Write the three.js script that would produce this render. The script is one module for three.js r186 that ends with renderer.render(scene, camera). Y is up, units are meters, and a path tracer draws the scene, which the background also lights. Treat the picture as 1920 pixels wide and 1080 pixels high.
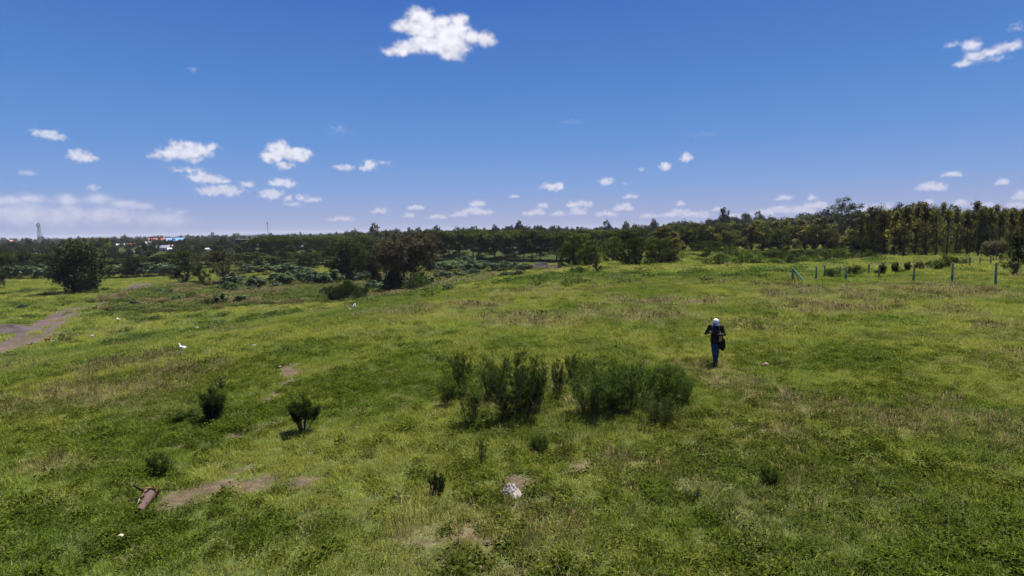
import * as THREE from 'three';
import { mergeGeometries } from 'three/addons/utils/BufferGeometryUtils.js';

// ------------------------------------------------------------------ camera, sky, sun, exposure
const scene = new THREE.Scene();
const FOCAL = 1110;                                    // in pixels of a 1920 x 1080 frame
const camera = new THREE.PerspectiveCamera(2 * Math.atan(540 / FOCAL) * 180 / Math.PI, 16 / 9, 0.1, 30000);
camera.position.set(0, 5.1, 0);                        // a small drone, five metres up
camera.rotation.order = 'YXZ';
camera.rotation.set(-0.0970, 0, -0.0180);
camera.updateMatrixWorld(true);

const EXPOSURE = 1.9;
const renderer = new THREE.WebGLRenderer({ antialias: true });
renderer.toneMapping = THREE.LinearToneMapping;
renderer.toneMappingExposure = EXPOSURE;
renderer.shadowMap.enabled = true;

const SUN = new THREE.Vector3(0.30, 1, -0.42).normalize();
const sun = new THREE.DirectionalLight(new THREE.Color(1, 0.955, 0.88), 5);
sun.name = 'sun';
sun.position.copy(SUN).multiplyScalar(300);
sun.castShadow = true;
sun.shadow.mapSize.set(4096, 4096);
Object.assign(sun.shadow.camera, { left: -160, right: 160, top: 160, bottom: -160, near: 1, far: 800 });
scene.add(sun); scene.add(sun.target);

// ------------------------------------------------------------------ random numbers and noise
function rngOf(seed) {
  let s = seed | 0;
  return () => { s = (s + 0x6d2b79f5) | 0; let t = Math.imul(s ^ (s >>> 15), 1 | s); t = (t + Math.imul(t ^ (t >>> 7), 61 | t)) ^ t; return ((t ^ (t >>> 14)) >>> 0) / 4294967296; };
}
function hash2(ix, iy) { let h = Math.imul(ix, 374761393) + Math.imul(iy, 668265263); h = Math.imul(h ^ (h >>> 13), 1274126177); return ((h ^ (h >>> 16)) >>> 0) / 4294967296; }
function vnoise(x, y) {
  const ix = Math.floor(x), iy = Math.floor(y), fx = x - ix, fy = y - iy, u = fx * fx * (3 - 2 * fx), v = fy * fy * (3 - 2 * fy);
  const a = hash2(ix, iy), b = hash2(ix + 1, iy), c = hash2(ix, iy + 1), d = hash2(ix + 1, iy + 1);
  return a + (b - a) * u + (c - a) * v + (a - b - c + d) * u * v;
}
function fbm(x, y, oct = 4) { let s = 0, a = 0.5, n = 0; for (let i = 0; i < oct; i++) { s += a * vnoise(x, y); n += a; x = x * 2.03 + 17.1; y = y * 2.03 + 5.7; a *= 0.5; } return s / n; }
const sstep = (a, b, x) => { const t = Math.min(1, Math.max(0, (x - a) / (b - a))); return t * t * (3 - 2 * t); };
const lerp = (a, b, t) => a + (b - a) * t, clamp = (x, a, b) => Math.min(b, Math.max(a, x));
const mix3 = (a, b, t) => [lerp(a[0], b[0], t), lerp(a[1], b[1], t), lerp(a[2], b[2], t)];
const lin = (c) => { c /= 255; return c <= 0.04045 ? c / 12.92 : ((c + 0.055) / 1.055) ** 2.4; };
const srgb = (r, g, b) => [lin(r), lin(g), lin(b)];
const V = (x, y, z) => new THREE.Vector3(x, y, z);

// ------------------------------------------------------------------ terrain height
function height(x, z) {
  const d = -z;
  const u = (-x * 0.8 + Math.max(0, d - 20) * 0.35 - 8) / 45.5;
  let h = -6 * sstep(0, 1, u);
  h += 3.2 * sstep(110, 420, d);
  h -= 1.2 * sstep(60, 140, d) * sstep(-10, 60, x);
  h += (fbm(x * 0.045 + 3, z * 0.045 + 8, 3) - 0.5) * 0.55 * sstep(4, 30, Math.hypot(x, z));
  if (Math.abs(x) < 120 && d < 160) h += (fbm(x * 0.7 + 31, z * 0.7 + 7, 2) - 0.5) * 0.19;
  return h;
}
function rayOf(px, py) { return V((px - 960) / FOCAL, (540 - py) / FOCAL, -1).applyQuaternion(camera.quaternion).normalize(); }
const AHEAD = V(0, 0, -1).applyQuaternion(camera.quaternion);
// where a line of sight meets the ground: { x, y, z, depth }
function groundAt(px, py) {
  const r = rayOf(px, py), o = camera.position;
  let t = 4, step;
  for (let i = 0; i < 4000; i++) {
    const gap = o.y + r.y * t - height(o.x + r.x * t, o.z + r.z * t);
    if (gap < 0.004) break;
    step = Math.max(0.003, gap * 0.5); t += step;
    if (t > 4000) break;
  }
  const x = o.x + r.x * t, z = o.z + r.z * t;
  return { x, z, y: height(x, z), depth: t * r.dot(AHEAD) };
}
// a point on the ground on that bearing, so many metres away
function bearingAt(px, dist) {
  const r = rayOf(px, 430), k = dist / Math.hypot(r.x, r.z), x = r.x * k, z = r.z * k;
  return { x, z, y: height(x, z), depth: V(x, 0, z).dot(AHEAD) };
}
const metres = (pixels, depth) => pixels * depth / FOCAL;

// ------------------------------------------------------------------ the sky: clear air and fair-weather cumulus
{
  const W = 4096, H = 2048, data = new Float32Array(W * H * 4), K = 1 / EXPOSURE;
  const stops = [[0, srgb(163, 170, 205)], [1.5, srgb(156, 170, 210)], [4, srgb(132, 164, 217)], [8, srgb(104, 150, 214)], [13, srgb(84, 134, 205)], [21, srgb(65, 111, 190)], [40, srgb(52, 94, 172)], [90, srgb(44, 82, 158)]];
  const air = (e) => { for (let i = 1; i < stops.length; i++) if (e <= stops[i][0]) return mix3(stops[i - 1][1], stops[i][1], (e - stops[i - 1][0]) / (stops[i][0] - stops[i - 1][0])); return stops[stops.length - 1][1]; };
  for (let r = 0; r < H; r++) {
    const e = ((r + 0.5) / H - 0.5) * 180, up = e * Math.PI / 180, base = e < 0 ? [0.16, 0.19, 0.2] : air(e), ce = Math.cos(up), se = Math.sin(up);
    for (let c = 0; c < W; c++) {
      const a = ((c + 0.5) / W - 0.5) * 2 * Math.PI, o = (r * W + c) * 4;
      const cs = Math.cos(a) * ce * SUN.x + se * SUN.y + Math.sin(a) * ce * SUN.z, glow = e > 0 ? 0.55 * Math.pow(Math.max(0, cs), 14) : 0;
      data[o] = base[0] + glow; data[o + 1] = base[1] + glow; data[o + 2] = base[2] + glow; data[o + 3] = 1;
    }
  }
  // a cloud is a set of puffs [bearing, elevation, half width, half height, weight] in degrees
  function cloud(puffs, seed, soft = 1, thick = 1, rough = 1) {
    let a0 = 1e9, a1 = -1e9, e0 = 1e9, e1 = -1e9;
    for (const [a, e, w, h] of puffs) { a0 = Math.min(a0, a - w * 2); a1 = Math.max(a1, a + w * 2); e0 = Math.min(e0, e - h * 2.2); e1 = Math.max(e1, e + h * 2.2); }
    const size = Math.max(...puffs.map((p) => Math.min(p[2], p[3] * 1.6))), f = 1.5 / Math.max(0.45, size), lo = Math.min(...puffs.map((p) => p[1] - p[3])), hi = Math.max(...puffs.map((p) => p[1] + p[3]));
    for (let r = Math.max(H / 2, Math.floor((e0 / 180 + 0.5) * H)); r <= Math.min(H - 1, (e1 / 180 + 0.5) * H); r++) {
      const e = ((r + 0.5) / H - 0.5) * 180, ce = Math.cos(e * Math.PI / 180);
      for (let c = Math.floor((a0 / 360 + 0.25) * W); c <= (a1 / 360 + 0.25) * W; c++) {
        const a = ((c + 0.5) / W - 0.25) * 360, x = a * ce;
        const wx = (fbm(x * f + seed, e * f * 1.3 + 9, 4) - 0.5), wy = (fbm(x * f + 40, e * f * 1.3 + seed, 4) - 0.5);
        const b = fbm(x * f * 2.3 + seed * 3, e * f * 3 + 2, 5) - 0.5, fine = fbm(x * f * 7 + 5, e * f * 8 + seed, 3) - 0.5;
        let d = -1, lift = 0;
        for (const [pa, pe, w, h, k = 1] of puffs) {
          const dx = (a - pa) / w + wx * 0.75 * rough, dy = (e - pe) / h + wy * 0.75 * rough, q = k * (1 - Math.hypot(dx, dy < 0 ? dy * 1.15 : dy));
          if (q > d) { d = q; lift = dy; }
        }
        d += b * 0.8 * rough + fine * 0.5 * rough - 0.04;
        const alpha = sstep(-0.12, 0.42 * soft, d) * thick;
        if (alpha <= 0.002) continue;
        const under = sstep(0.2, 1, (hi - e) / (hi - lo + 1e-6)), dense = sstep(0.1, 0.75, d);
        const lit = clamp(0.8 + 0.22 * dense + b * 0.5 + wy * 0.25 - 0.16 * under * dense, 0.5, 1.04);
        const hz = Math.exp(-Math.max(0, e) / 4.2), here = air(Math.max(0, e));
        const tone = mix3([0.90 * lit, 0.90 * lit, 0.985 * Math.pow(lit, 0.8)], mix3(here, [0.62, 0.58, 0.72], 0.8), clamp(hz * 0.75, 0, 0.85));
        const o = (r * W + ((c % W) + W) % W) * 4, al = alpha * (1 - 0.35 * hz);
        for (let k = 0; k < 3; k++) data[o + k] = lerp(data[o + k], tone[k], al);
      }
    }
  }
  // bearing and elevation (degrees) of a line of sight
  const ang = (px, py) => { const r = rayOf(px, py); return [Math.atan2(r.x, -r.z) * 180 / Math.PI, Math.asin(r.y) * 180 / Math.PI]; };
  const puff = ([px, py, w, h, k]) => { const [a, e] = ang(px, py), [a2] = ang(px + w, py), [, e2] = ang(px, py - h); return [a, e, Math.max(0.12, a2 - a), Math.max(0.1, e2 - e), k ?? 1]; };
  const P = (list, seed, ...rest) => cloud(list.map(puff), seed, ...rest);
  // the large one overhead
  P([[786, 36, 34, 26], [776, 52, 34, 22], [808, 54, 44, 28], [838, 62, 50, 36], [846, 82, 44, 34], [818, 80, 40, 26], [858, 38, 22, 18], [828, 40, 26, 16], [756, 52, 26, 15, 0.85], [744, 98, 30, 11, 0.8], [768, 90, 30, 17, 0.85], [794, 80, 34, 22, 0.9], [848, 102, 30, 18, 0.85], [884, 72, 28, 20, 0.85], [911, 74, 24, 18, 0.95]], 11.3, 1.3, 1, 0.62);
  // the streak at the right edge
  P([[1808, 118, 22, 9, 0.9], [1828, 106, 28, 11], [1855, 98, 32, 11], [1882, 90, 30, 13], [1903, 86, 18, 12, 0.9], [1822, 86, 24, 15, 0.9], [1786, 84, 22, 7, 0.45], [1862, 112, 30, 7, 0.5]], 5.1, 1.5, 0.8, 0.7);
  P([[1905, 52, 16, 10, 0.5]], 8.8, 1.6, 0.45, 1.2);
  P([[345, 284, 46, 20], [376, 284, 32, 18], [325, 290, 34, 15], [292, 293, 18, 8, 0.6], [396, 276, 16, 10, 0.7], [362, 300, 24, 10, 0.7]], 2.7, 1.1, 0.92);
  P([[530, 284, 34, 20], [548, 288, 36, 20], [508, 293, 28, 14], [566, 296, 20, 14], [530, 310, 26, 10, 0.6]], 7.7, 1.1, 0.95);
  P([[92, 252, 36, 10], [104, 258, 28, 9, 0.8]], 3.1, 1.3, 0.7);
  P([[148, 292, 26, 13], [160, 297, 22, 9]], 6.6, 1.1, 0.85);
  P([[375, 332, 30, 12], [402, 338, 34, 11], [418, 357, 44, 13], [392, 358, 30, 10, 0.8], [460, 346, 16, 7, 0.8], [352, 319, 30, 7, 0.55]], 9.2, 1.1, 0.85);
  P([[527, 342, 28, 9], [540, 346, 22, 7]], 1.4, 1.1, 0.85);
  P([[506, 364, 28, 12], [541, 371, 12, 7, 0.6], [564, 371, 14, 8, 0.8], [586, 375, 20, 7, 0.8], [550, 384, 22, 5, 0.5]], 4.6, 1.2, 0.8);
  P([[648, 315, 18, 8], [636, 312, 12, 5, 0.6]], 2.2, 1.1, 0.75); P([[690, 311, 15, 11], [684, 316, 12, 7]], 5.9, 1, 0.85); P([[718, 305, 20, 5, 0.7]], 3.3, 1.4, 0.5);
  P([[1246, 313, 14, 11]], 1.9, 0.9, 0.9); P([[1287, 296, 13, 9]], 7.1, 0.9, 0.85); P([[1203, 317, 7, 5, 0.7]], 2.9, 1.3, 0.45);
  P([[1036, 351, 22, 9], [1046, 349, 12, 8]], 6.1, 0.9, 0.95); P([[1135, 340, 15, 8]], 8.3, 1, 0.8); P([[1172, 344, 9, 3, 0.7]], 1.1, 1.3, 0.4);
  P([[50, 324, 18, 6, 0.7]], 4.4, 1.4, 0.5); P([[175, 352, 16, 7, 0.8]], 4.9, 1.3, 0.55); P([[636, 245, 22, 12, 0.45]], 3.9, 1.8, 0.3); P([[362, 131, 8, 6, 0.5]], 2.9, 1.6, 0.35); P([[1070, 228, 30, 5, 0.4]], 5.5, 1.8, 0.22); P([[1320, 252, 40, 6, 0.4]], 9.5, 1.8, 0.2);
  // the bank low on the left
  P([[15, 378, 50, 18], [60, 372, 40, 15], [122, 376, 44, 16], [186, 374, 40, 14], [240, 385, 46, 13], [272, 388, 30, 12], [40, 402, 110, 34, 1], [120, 404, 110, 32, 1], [210, 406, 110, 30, 1], [300, 412, 80, 22, 0.9], [338, 398, 26, 7, 0.7]], 3.7, 2.2, 0.72, 0.6);
  const small = [[895, 381, 16, 7], [885, 394, 20, 6], [905, 397, 22, 6], [862, 401, 18, 6], [1018, 385, 11, 5], [1008, 397, 16, 7], [990, 400, 12, 5], [1090, 382, 22, 7], [1072, 384, 10, 5], [1085, 396, 18, 8], [1048, 400, 15, 5], [1138, 400, 20, 6], [1171, 388, 19, 9], [1183, 368, 15, 5], [712, 395, 15, 6], [780, 389, 16, 5], [766, 403, 12, 5], [820, 406, 18, 5],
    [1276, 381, 9, 6], [1277, 398, 22, 7], [1306, 402, 30, 7], [1250, 403, 20, 5], [1215, 404, 16, 5], [1470, 371, 16, 5], [1523, 370, 10, 6], [1532, 383, 24, 8], [1505, 392, 30, 9], [1462, 392, 22, 8], [1430, 398, 26, 7], [1380, 404, 26, 5], [1784, 326, 20, 6], [1748, 350, 28, 9], [1880, 341, 13, 6], [1800, 380, 18, 7], [1912, 366, 14, 10], [1845, 384, 22, 6], [1650, 390, 40, 10], [1905, 384, 24, 7], [965, 368, 10, 3], [640, 410, 24, 5], [1345, 392, 10, 5], [1742, 378, 10, 7]];
  small.forEach((s, i) => P([s, [s[0] - s[2] * 0.5, s[1] + s[3] * 0.45, s[2] * 0.7, s[3] * 0.6, 0.8], [s[0] + s[2] * 0.45, s[1] + s[3] * 0.35, s[2] * 0.7, s[3] * 0.7, 0.85]], i * 1.37 + 2, 1.1, 0.85));
  // the same kind of sky all the way round, behind the camera too
  const rc = rngOf(77);
  for (let i = 0; i < 120; i++) {
    const a = 46 + rc() * 268, e = 2 + Math.pow(rc(), 2.2) * 30, w = (0.7 + rc() * 1.6) * (1 + e / 9), list = [];
    for (let k = 0; k < 5; k++) list.push([a + (rc() - 0.5) * w * 1.4, e + (rc() - 0.4) * w * 0.4, w * (0.4 + rc() * 0.5), w * (0.22 + rc() * 0.22), 0.7 + rc() * 0.3]);
    cloud(list, rc() * 50, 1.1, 0.85);
  }
  for (let i = 0; i < W * H; i++) for (let k = 0; k < 3; k++) data[i * 4 + k] *= K;
  const sky = new THREE.DataTexture(data, W, H, THREE.RGBAFormat, THREE.FloatType);
  sky.mapping = THREE.EquirectangularReflectionMapping; sky.magFilter = THREE.LinearFilter; sky.needsUpdate = true;
  scene.background = sky; scene.environment = sky;
}

// ------------------------------------------------------------------ builders
const taken = new Map();
function numbered(name) { const n = taken.get(name) ?? 0; taken.set(name, n + 1); return n ? name + '_' + String(n).padStart(3, '0') : name; }
function tag(o, label, category, group, kind) { if (label) o.userData.label = label; if (category) o.userData.category = category; if (group) o.userData.group = group; if (kind) o.userData.kind = kind; return o; }
function shade(o) { o.traverse((m) => { if (m.isMesh) { m.castShadow = true; m.receiveShadow = true; } }); return o; }
function addThing(o, name, label, category, group) { o.name = numbered(name); tag(o, label, category, group); scene.add(shade(o)); return o; }
function part(name, geo, mat, parent) { const m = new THREE.Mesh(geo, mat); m.name = name; parent.add(m); return m; }
const ORD = ['first', 'second', 'third', 'fourth', 'fifth', 'sixth', 'seventh', 'eighth', 'ninth', 'tenth', 'eleventh', 'twelfth', 'thirteenth', 'fourteenth', 'fifteenth', 'sixteenth', 'seventeenth', 'eighteenth', 'nineteenth', 'twentieth', 'twenty-first', 'twenty-second', 'twenty-third', 'twenty-fourth', 'twenty-fifth', 'twenty-sixth', 'twenty-seventh', 'twenty-eighth', 'twenty-ninth', 'thirtieth', 'thirty-first', 'thirty-second', 'thirty-third', 'thirty-fourth', 'thirty-fifth', 'thirty-sixth', 'thirty-seventh', 'thirty-eighth', 'thirty-ninth', 'fortieth', 'forty-first', 'forty-second', 'forty-third', 'forty-fourth', 'forty-fifth', 'forty-sixth', 'forty-seventh', 'forty-eighth', 'forty-ninth', 'fiftieth'];

class Geo {
  constructor() { this.p = []; this.n = []; this.c = []; this.i = []; }
  vert(x, y, z, nx, ny, nz, col) { this.p.push(x, y, z); this.n.push(nx, ny, nz); this.c.push(col[0], col[1], col[2]); return this.p.length / 3 - 1; }
  // a leaf-shaped rhombus from p along d, width along s
  leaf(p, d, s, len, wid, col, fold = 0.5) {
    const nx = d.y * s.z - d.z * s.y, ny = d.z * s.x - d.x * s.z, nz = d.x * s.y - d.y * s.x, f = len * fold, h = wid / 2;
    const a = this.vert(p.x, p.y, p.z, nx, ny, nz, col), b = this.vert(p.x + d.x * f + s.x * h, p.y + d.y * f + s.y * h, p.z + d.z * f + s.z * h, nx, ny, nz, col);
    const c = this.vert(p.x + d.x * f - s.x * h, p.y + d.y * f - s.y * h, p.z + d.z * f - s.z * h, nx, ny, nz, col), e = this.vert(p.x + d.x * len, p.y + d.y * len, p.z + d.z * len, nx, ny, nz, col);
    this.i.push(a, b, c, c, b, e);
  }
  blade(p, lean, side, h, w, col, curl = 0.5) {
    const l2 = curl * h;
    const mx = p.x + lean.x * l2 * 0.35, my = p.y + h * 0.6, mz = p.z + lean.z * l2 * 0.35, tx = p.x + lean.x * l2 * 1.1, ty = p.y + h * (1 - curl * 0.25), tz = p.z + lean.z * l2 * 1.1, q = w * 0.5;
    const n = V(side.x, 0, side.z).cross(V(tx - p.x, ty - p.y, tz - p.z)).normalize();
    const a = this.vert(p.x - side.x * q, p.y, p.z - side.z * q, n.x, n.y, n.z, col), b = this.vert(p.x + side.x * q, p.y, p.z + side.z * q, n.x, n.y, n.z, col);
    const c = this.vert(mx - side.x * q * 0.8, my, mz - side.z * q * 0.8, n.x, n.y, n.z, col), d = this.vert(mx + side.x * q * 0.8, my, mz + side.z * q * 0.8, n.x, n.y, n.z, col), e = this.vert(tx, ty, tz, n.x, n.y, n.z, col);
    this.i.push(a, b, c, c, b, d, c, d, e);
  }
  tube(path, radii, sides, col) {
    const k = path.length; let prev = null;
    for (let i = 0; i < k; i++) {
      const t = path[Math.min(k - 1, i + 1)].clone().sub(path[Math.max(0, i - 1)]).normalize(), u = Math.abs(t.y) < 0.95 ? V(0, 1, 0) : V(1, 0, 0);
      const a = V(0, 0, 0).crossVectors(u, t).normalize(), b = V(0, 0, 0).crossVectors(t, a), ring = [];
      for (let s = 0; s < sides; s++) {
        const g = s / sides * Math.PI * 2, n = a.clone().multiplyScalar(Math.cos(g)).addScaledVector(b, Math.sin(g));
        ring.push(this.vert(path[i].x + n.x * radii[i], path[i].y + n.y * radii[i], path[i].z + n.z * radii[i], n.x, n.y, n.z, col));
      }
      if (prev) for (let s = 0; s < sides; s++) { const q = (s + 1) % sides; this.i.push(prev[s], prev[q], ring[s], ring[s], prev[q], ring[q]); }
      prev = ring;
    }
  }
  build() {
    const g = new THREE.BufferGeometry();
    g.setAttribute('position', new THREE.Float32BufferAttribute(this.p, 3)); g.setAttribute('normal', new THREE.Float32BufferAttribute(this.n, 3)); g.setAttribute('color', new THREE.Float32BufferAttribute(this.c, 3)); g.setIndex(this.i);
    return g;
  }
}
// turns every triangle of a sheet to face upwards
function faceUp(g) {
  const p = g.attributes.position, i = g.index.array;
  for (let t = 0; t < i.length; t += 3) { const a = i[t], b = i[t + 1], c = i[t + 2]; if ((p.getZ(b) - p.getZ(a)) * (p.getX(c) - p.getX(a)) - (p.getX(b) - p.getX(a)) * (p.getZ(c) - p.getZ(a)) < 0) { i[t + 1] = c; i[t + 2] = b; } }
  g.computeVertexNormals(); return g;
}
function unit(r) { const y = r() * 2 - 1, a = r() * Math.PI * 2, q = Math.sqrt(1 - y * y); return V(q * Math.cos(a), y, q * Math.sin(a)); }
function across(n, r) { const u = unit(r), d = u.addScaledVector(n, -u.dot(n)).normalize(); return d; }
const tone = (r, k = 0.22) => { const t = 1 + (r() - 0.5) * 2 * k, y = (r() - 0.5) * k; return [t * (1 + y), t, t * (1 - y)]; };
// leaves spread through an ellipsoid
function clump(g, c, rad, n, len, wid, r, { up = 0.4, shell = 0.45, droop = 0, k = 0.22 } = {}) {
  for (let i = 0; i < n; i++) {
    const u = unit(r), q = Math.pow(r(), shell), p = V(c.x + u.x * rad.x * q, c.y + u.y * rad.y * q, c.z + u.z * rad.z * q);
    const nn = u.multiplyScalar(0.7).add(unit(r).multiplyScalar(0.8)); nn.y += up; nn.normalize();
    const d = across(nn, r); d.y -= droop; d.normalize();
    const s = V(0, 0, 0).crossVectors(nn, d).normalize(), f = 0.65 + r() * 0.7;
    g.leaf(p, d, s, len * f, wid * f, tone(r, k));
  }
}
const leafMat = (rgb, through = 0.35) => { const m = new THREE.MeshPhysicalMaterial({ roughness: 0.95, metalness: 0, transmission: through, thickness: 0, specularIntensity: 0.12, vertexColors: true, side: THREE.DoubleSide }); m.color.setRGB(...rgb); return m; };
const plain = (rgb, rough = 0.9, extra = {}) => { const m = new THREE.MeshPhysicalMaterial({ roughness: rough, metalness: 0, specularIntensity: rough > 0.7 ? 0.25 : 1, ...extra }); m.color.setRGB(...rgb); return m; };
const woodMat = (rgb) => plain(rgb, 0.95, { vertexColors: true });
const bough = (a, b, r, bend = 0.18, n = 4) => { const out = [], L = a.distanceTo(b), off = unit(r).multiplyScalar(L * bend); off.y = Math.abs(off.y) * 0.6; for (let i = 0; i <= n; i++) { const t = i / n; out.push(a.clone().lerp(b, t).addScaledVector(off, Math.sin(t * Math.PI))); } return out; };
const taper = (n, a, b) => Array.from({ length: n }, (_, i) => lerp(a, b, i / (n - 1)));

// ------------------------------------------------------------------ where what grows: zones on the ground
// an ellipse on the ground, given by a sight line and its half sizes in pixels
function zone(px, py, w, h, turn = 0) {
  const g = groundAt(px, py), up = groundAt(px, py - h), dn = groundAt(px, py + h);
  return { x: g.x, z: g.z, rx: metres(w, g.depth), rz: Math.max(0.1, Math.hypot(up.x - dn.x, up.z - dn.z) / 2), c: Math.cos(turn), s: Math.sin(turn) };
}
function inZone(q, x, z) { const dx = x - q.x, dz = z - q.z; if (Math.abs(dx) > 2.5 * Math.max(q.rx, q.rz) || Math.abs(dz) > 2.5 * Math.max(q.rx, q.rz)) return 9; const a = dx * q.c + dz * q.s, b = -dx * q.s + dz * q.c; return Math.hypot(a / q.rx, b / q.rz); }
const SOIL = [
  [318, 944, 34, 15, 0.3], [350, 931, 42, 16, 0.3], [388, 917, 34, 11, 0.3], [425, 905, 28, 8, 0.3], [455, 882, 26, 12, 0.4], [470, 908, 40, 12, 0.4], [505, 895, 34, 10, 0.4], [570, 906, 36, 15, 0.3], [512, 792, 15, 7, 0.5], [480, 803, 14, 6, 0.5], [442, 817, 26, 7, 0.4], [545, 686, 16, 7], [540, 700, 22, 8], [543, 716, 18, 7], [515, 741, 18, 9], [478, 736, 8, 3],
  [962, 900, 26, 10], [975, 908, 34, 11], [957, 922, 22, 11], [990, 945, 26, 7], [895, 985, 10, 12], [790, 1018, 18, 6], [1060, 985, 20, 7], [500, 958, 26, 6], [610, 928, 20, 6], [880, 1005, 34, 12], [1712, 678, 16, 4], [1440, 806, 18, 5], [1750, 748, 22, 6], [1470, 990, 14, 6], [335, 838, 16, 5], [1290, 562, 36, 4], [1215, 566, 30, 4], [290, 820, 14, 4], [700, 940, 22, 6], [1085, 880, 26, 9],
].map((a) => zone(...a));
const SEED = [[200, 735, 190, 30], [330, 700, 110, 18], [250, 680, 90, 10], [1240, 567, 120, 12], [1120, 592, 220, 14], [990, 600, 120, 14], [1600, 548, 170, 12], [1760, 545, 170, 12], [1560, 575, 140, 12], [1480, 540, 60, 12], [1700, 790, 150, 36], [1850, 790, 110, 50], [1160, 860, 110, 22], [830, 1000, 120, 24], [1500, 760, 110, 24], [760, 580, 90, 8], [880, 575, 80, 8], [1380, 720, 90, 20], [120, 870, 90, 16], [60, 760, 80, 16], [1330, 690, 60, 14]].map((a) => zone(...a));
const LUSH = [[1520, 900, 260, 60], [1300, 960, 240, 60], [150, 985, 260, 50], [560, 985, 180, 40], [470, 775, 90, 18], [360, 780, 60, 14], [1000, 800, 200, 36], [1250, 760, 140, 30], [300, 640, 50, 10], [130, 660, 70, 8], [1100, 520, 140, 12], [1330, 520, 140, 10], [1000, 525, 60, 10], [420, 615, 120, 8], [1650, 1000, 300, 70], [740, 565, 90, 8]].map((a) => zone(...a));
const SCRUB = [[300, 570, 80, 10], [420, 560, 130, 17], [560, 552, 110, 14], [730, 545, 110, 14], [850, 534, 90, 9], [560, 530, 160, 14], [760, 520, 160, 12], [320, 545, 70, 14]].map((a) => zone(...a));
const near0 = (list, x, z) => { let m = 9; for (const q of list) { const k = inZone(q, x, z); if (k < m) m = k; } return m; };
const trackLines = [
  [[[-60, 676], [0, 650], [35, 634], [62, 617], [90, 601], [112, 588], [132, 581], [152, 576]], 1.9],
  [[[-60, 688], [0, 660], [40, 648], [75, 632], [100, 615], [118, 600], [135, 590], [150, 583]], 1.4],
  [[[194, 570], [204, 561], [214, 554], [222, 550]], 2.4], [[[213, 566], [223, 559], [233, 551]], 2.2], [[[248, 546], [258, 539], [270, 532]], 4.4], [[[150, 577], [170, 574], [186, 572]], 0.8],
].map(([pts, w]) => ({ w, pts: pts.map(([a, b]) => groundAt(a, b)) }));
function trackDist(x, z) {
  let m = 99;
  if (x > -15 || z > -25) return m;
  for (const t of trackLines) for (let i = 1; i < t.pts.length; i++) {
    const a = t.pts[i - 1], b = t.pts[i], ex = b.x - a.x, ez = b.z - a.z, k = clamp(((x - a.x) * ex + (z - a.z) * ez) / (ex * ex + ez * ez), 0, 1);
    m = Math.min(m, Math.hypot(x - a.x - ex * k, z - a.z - ez * k) - t.w * 0.5);
  }
  return m;
}
const MOUND = groundAt(18, 622);
function cover(x, z) {
  const n = fbm(x * 0.9 + 4, z * 0.9 + 2, 3) - 0.5, wide = fbm(x * 0.16, z * 0.16 + 50, 3), patch = fbm(x * 0.5 + 70, z * 0.5, 3);
  let soil = 1 - sstep(0.55, 1.25, near0(SOIL, x, z) + n * 1.5);
  const td = trackDist(x, z) + n * 0.8; soil = Math.max(soil, 1 - sstep(-0.3, 0.35, td));
  const seed = Math.max(1 - sstep(0.5, 1.2, near0(SEED, x, z) + n * 0.9), sstep(0.60, 0.72, wide) * 0.5);
  const lush = Math.max(1 - sstep(0.6, 1.2, near0(LUSH, x, z) + n * 0.7), sstep(0.56, 0.68, fbm(x * 0.22 + 90, z * 0.22 + 10, 3)) * 0.8);
  const scrub = 1 - sstep(0.7, 1.1, near0(SCRUB, x, z) + n * 0.5);
  return { soil, seed: seed * (1 - 0.6 * lush), lush, scrub, patch, wide };
}

// ------------------------------------------------------------------ ground sheet
function grain(size, f, seed) {
  const d = new Uint8Array(size * size * 4), r = rngOf(seed);
  for (let y = 0; y < size; y++) for (let x = 0; x < size; x++) {
    const wrap = (s) => { const q = size / s, fx = x / s, fy = y / s, ix = Math.floor(fx), iy = Math.floor(fy), u = fx - ix, v = fy - iy, m = (a) => ((a % q) + q) % q, a = hash2(m(ix) + seed, m(iy)), b = hash2(m(ix + 1) + seed, m(iy)), c = hash2(m(ix) + seed, m(iy + 1)), e = hash2(m(ix + 1) + seed, m(iy + 1)); return lerp(lerp(a, b, u), lerp(c, e, u), v); };
    const v = 0.35 * wrap(32) + 0.3 * wrap(8) + 0.2 * wrap(4) + 0.15 * r(), k = clamp(150 + (v - 0.5) * f, 0, 255), o = (y * size + x) * 4;
    d[o] = k; d[o + 1] = k; d[o + 2] = k; d[o + 3] = 255;
  }
  const t = new THREE.DataTexture(d, size, size); t.wrapS = t.wrapT = THREE.RepeatWrapping; t.magFilter = THREE.LinearFilter; t.needsUpdate = true; return t;
}
const grainMap = grain(512, 300, 5);
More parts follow.
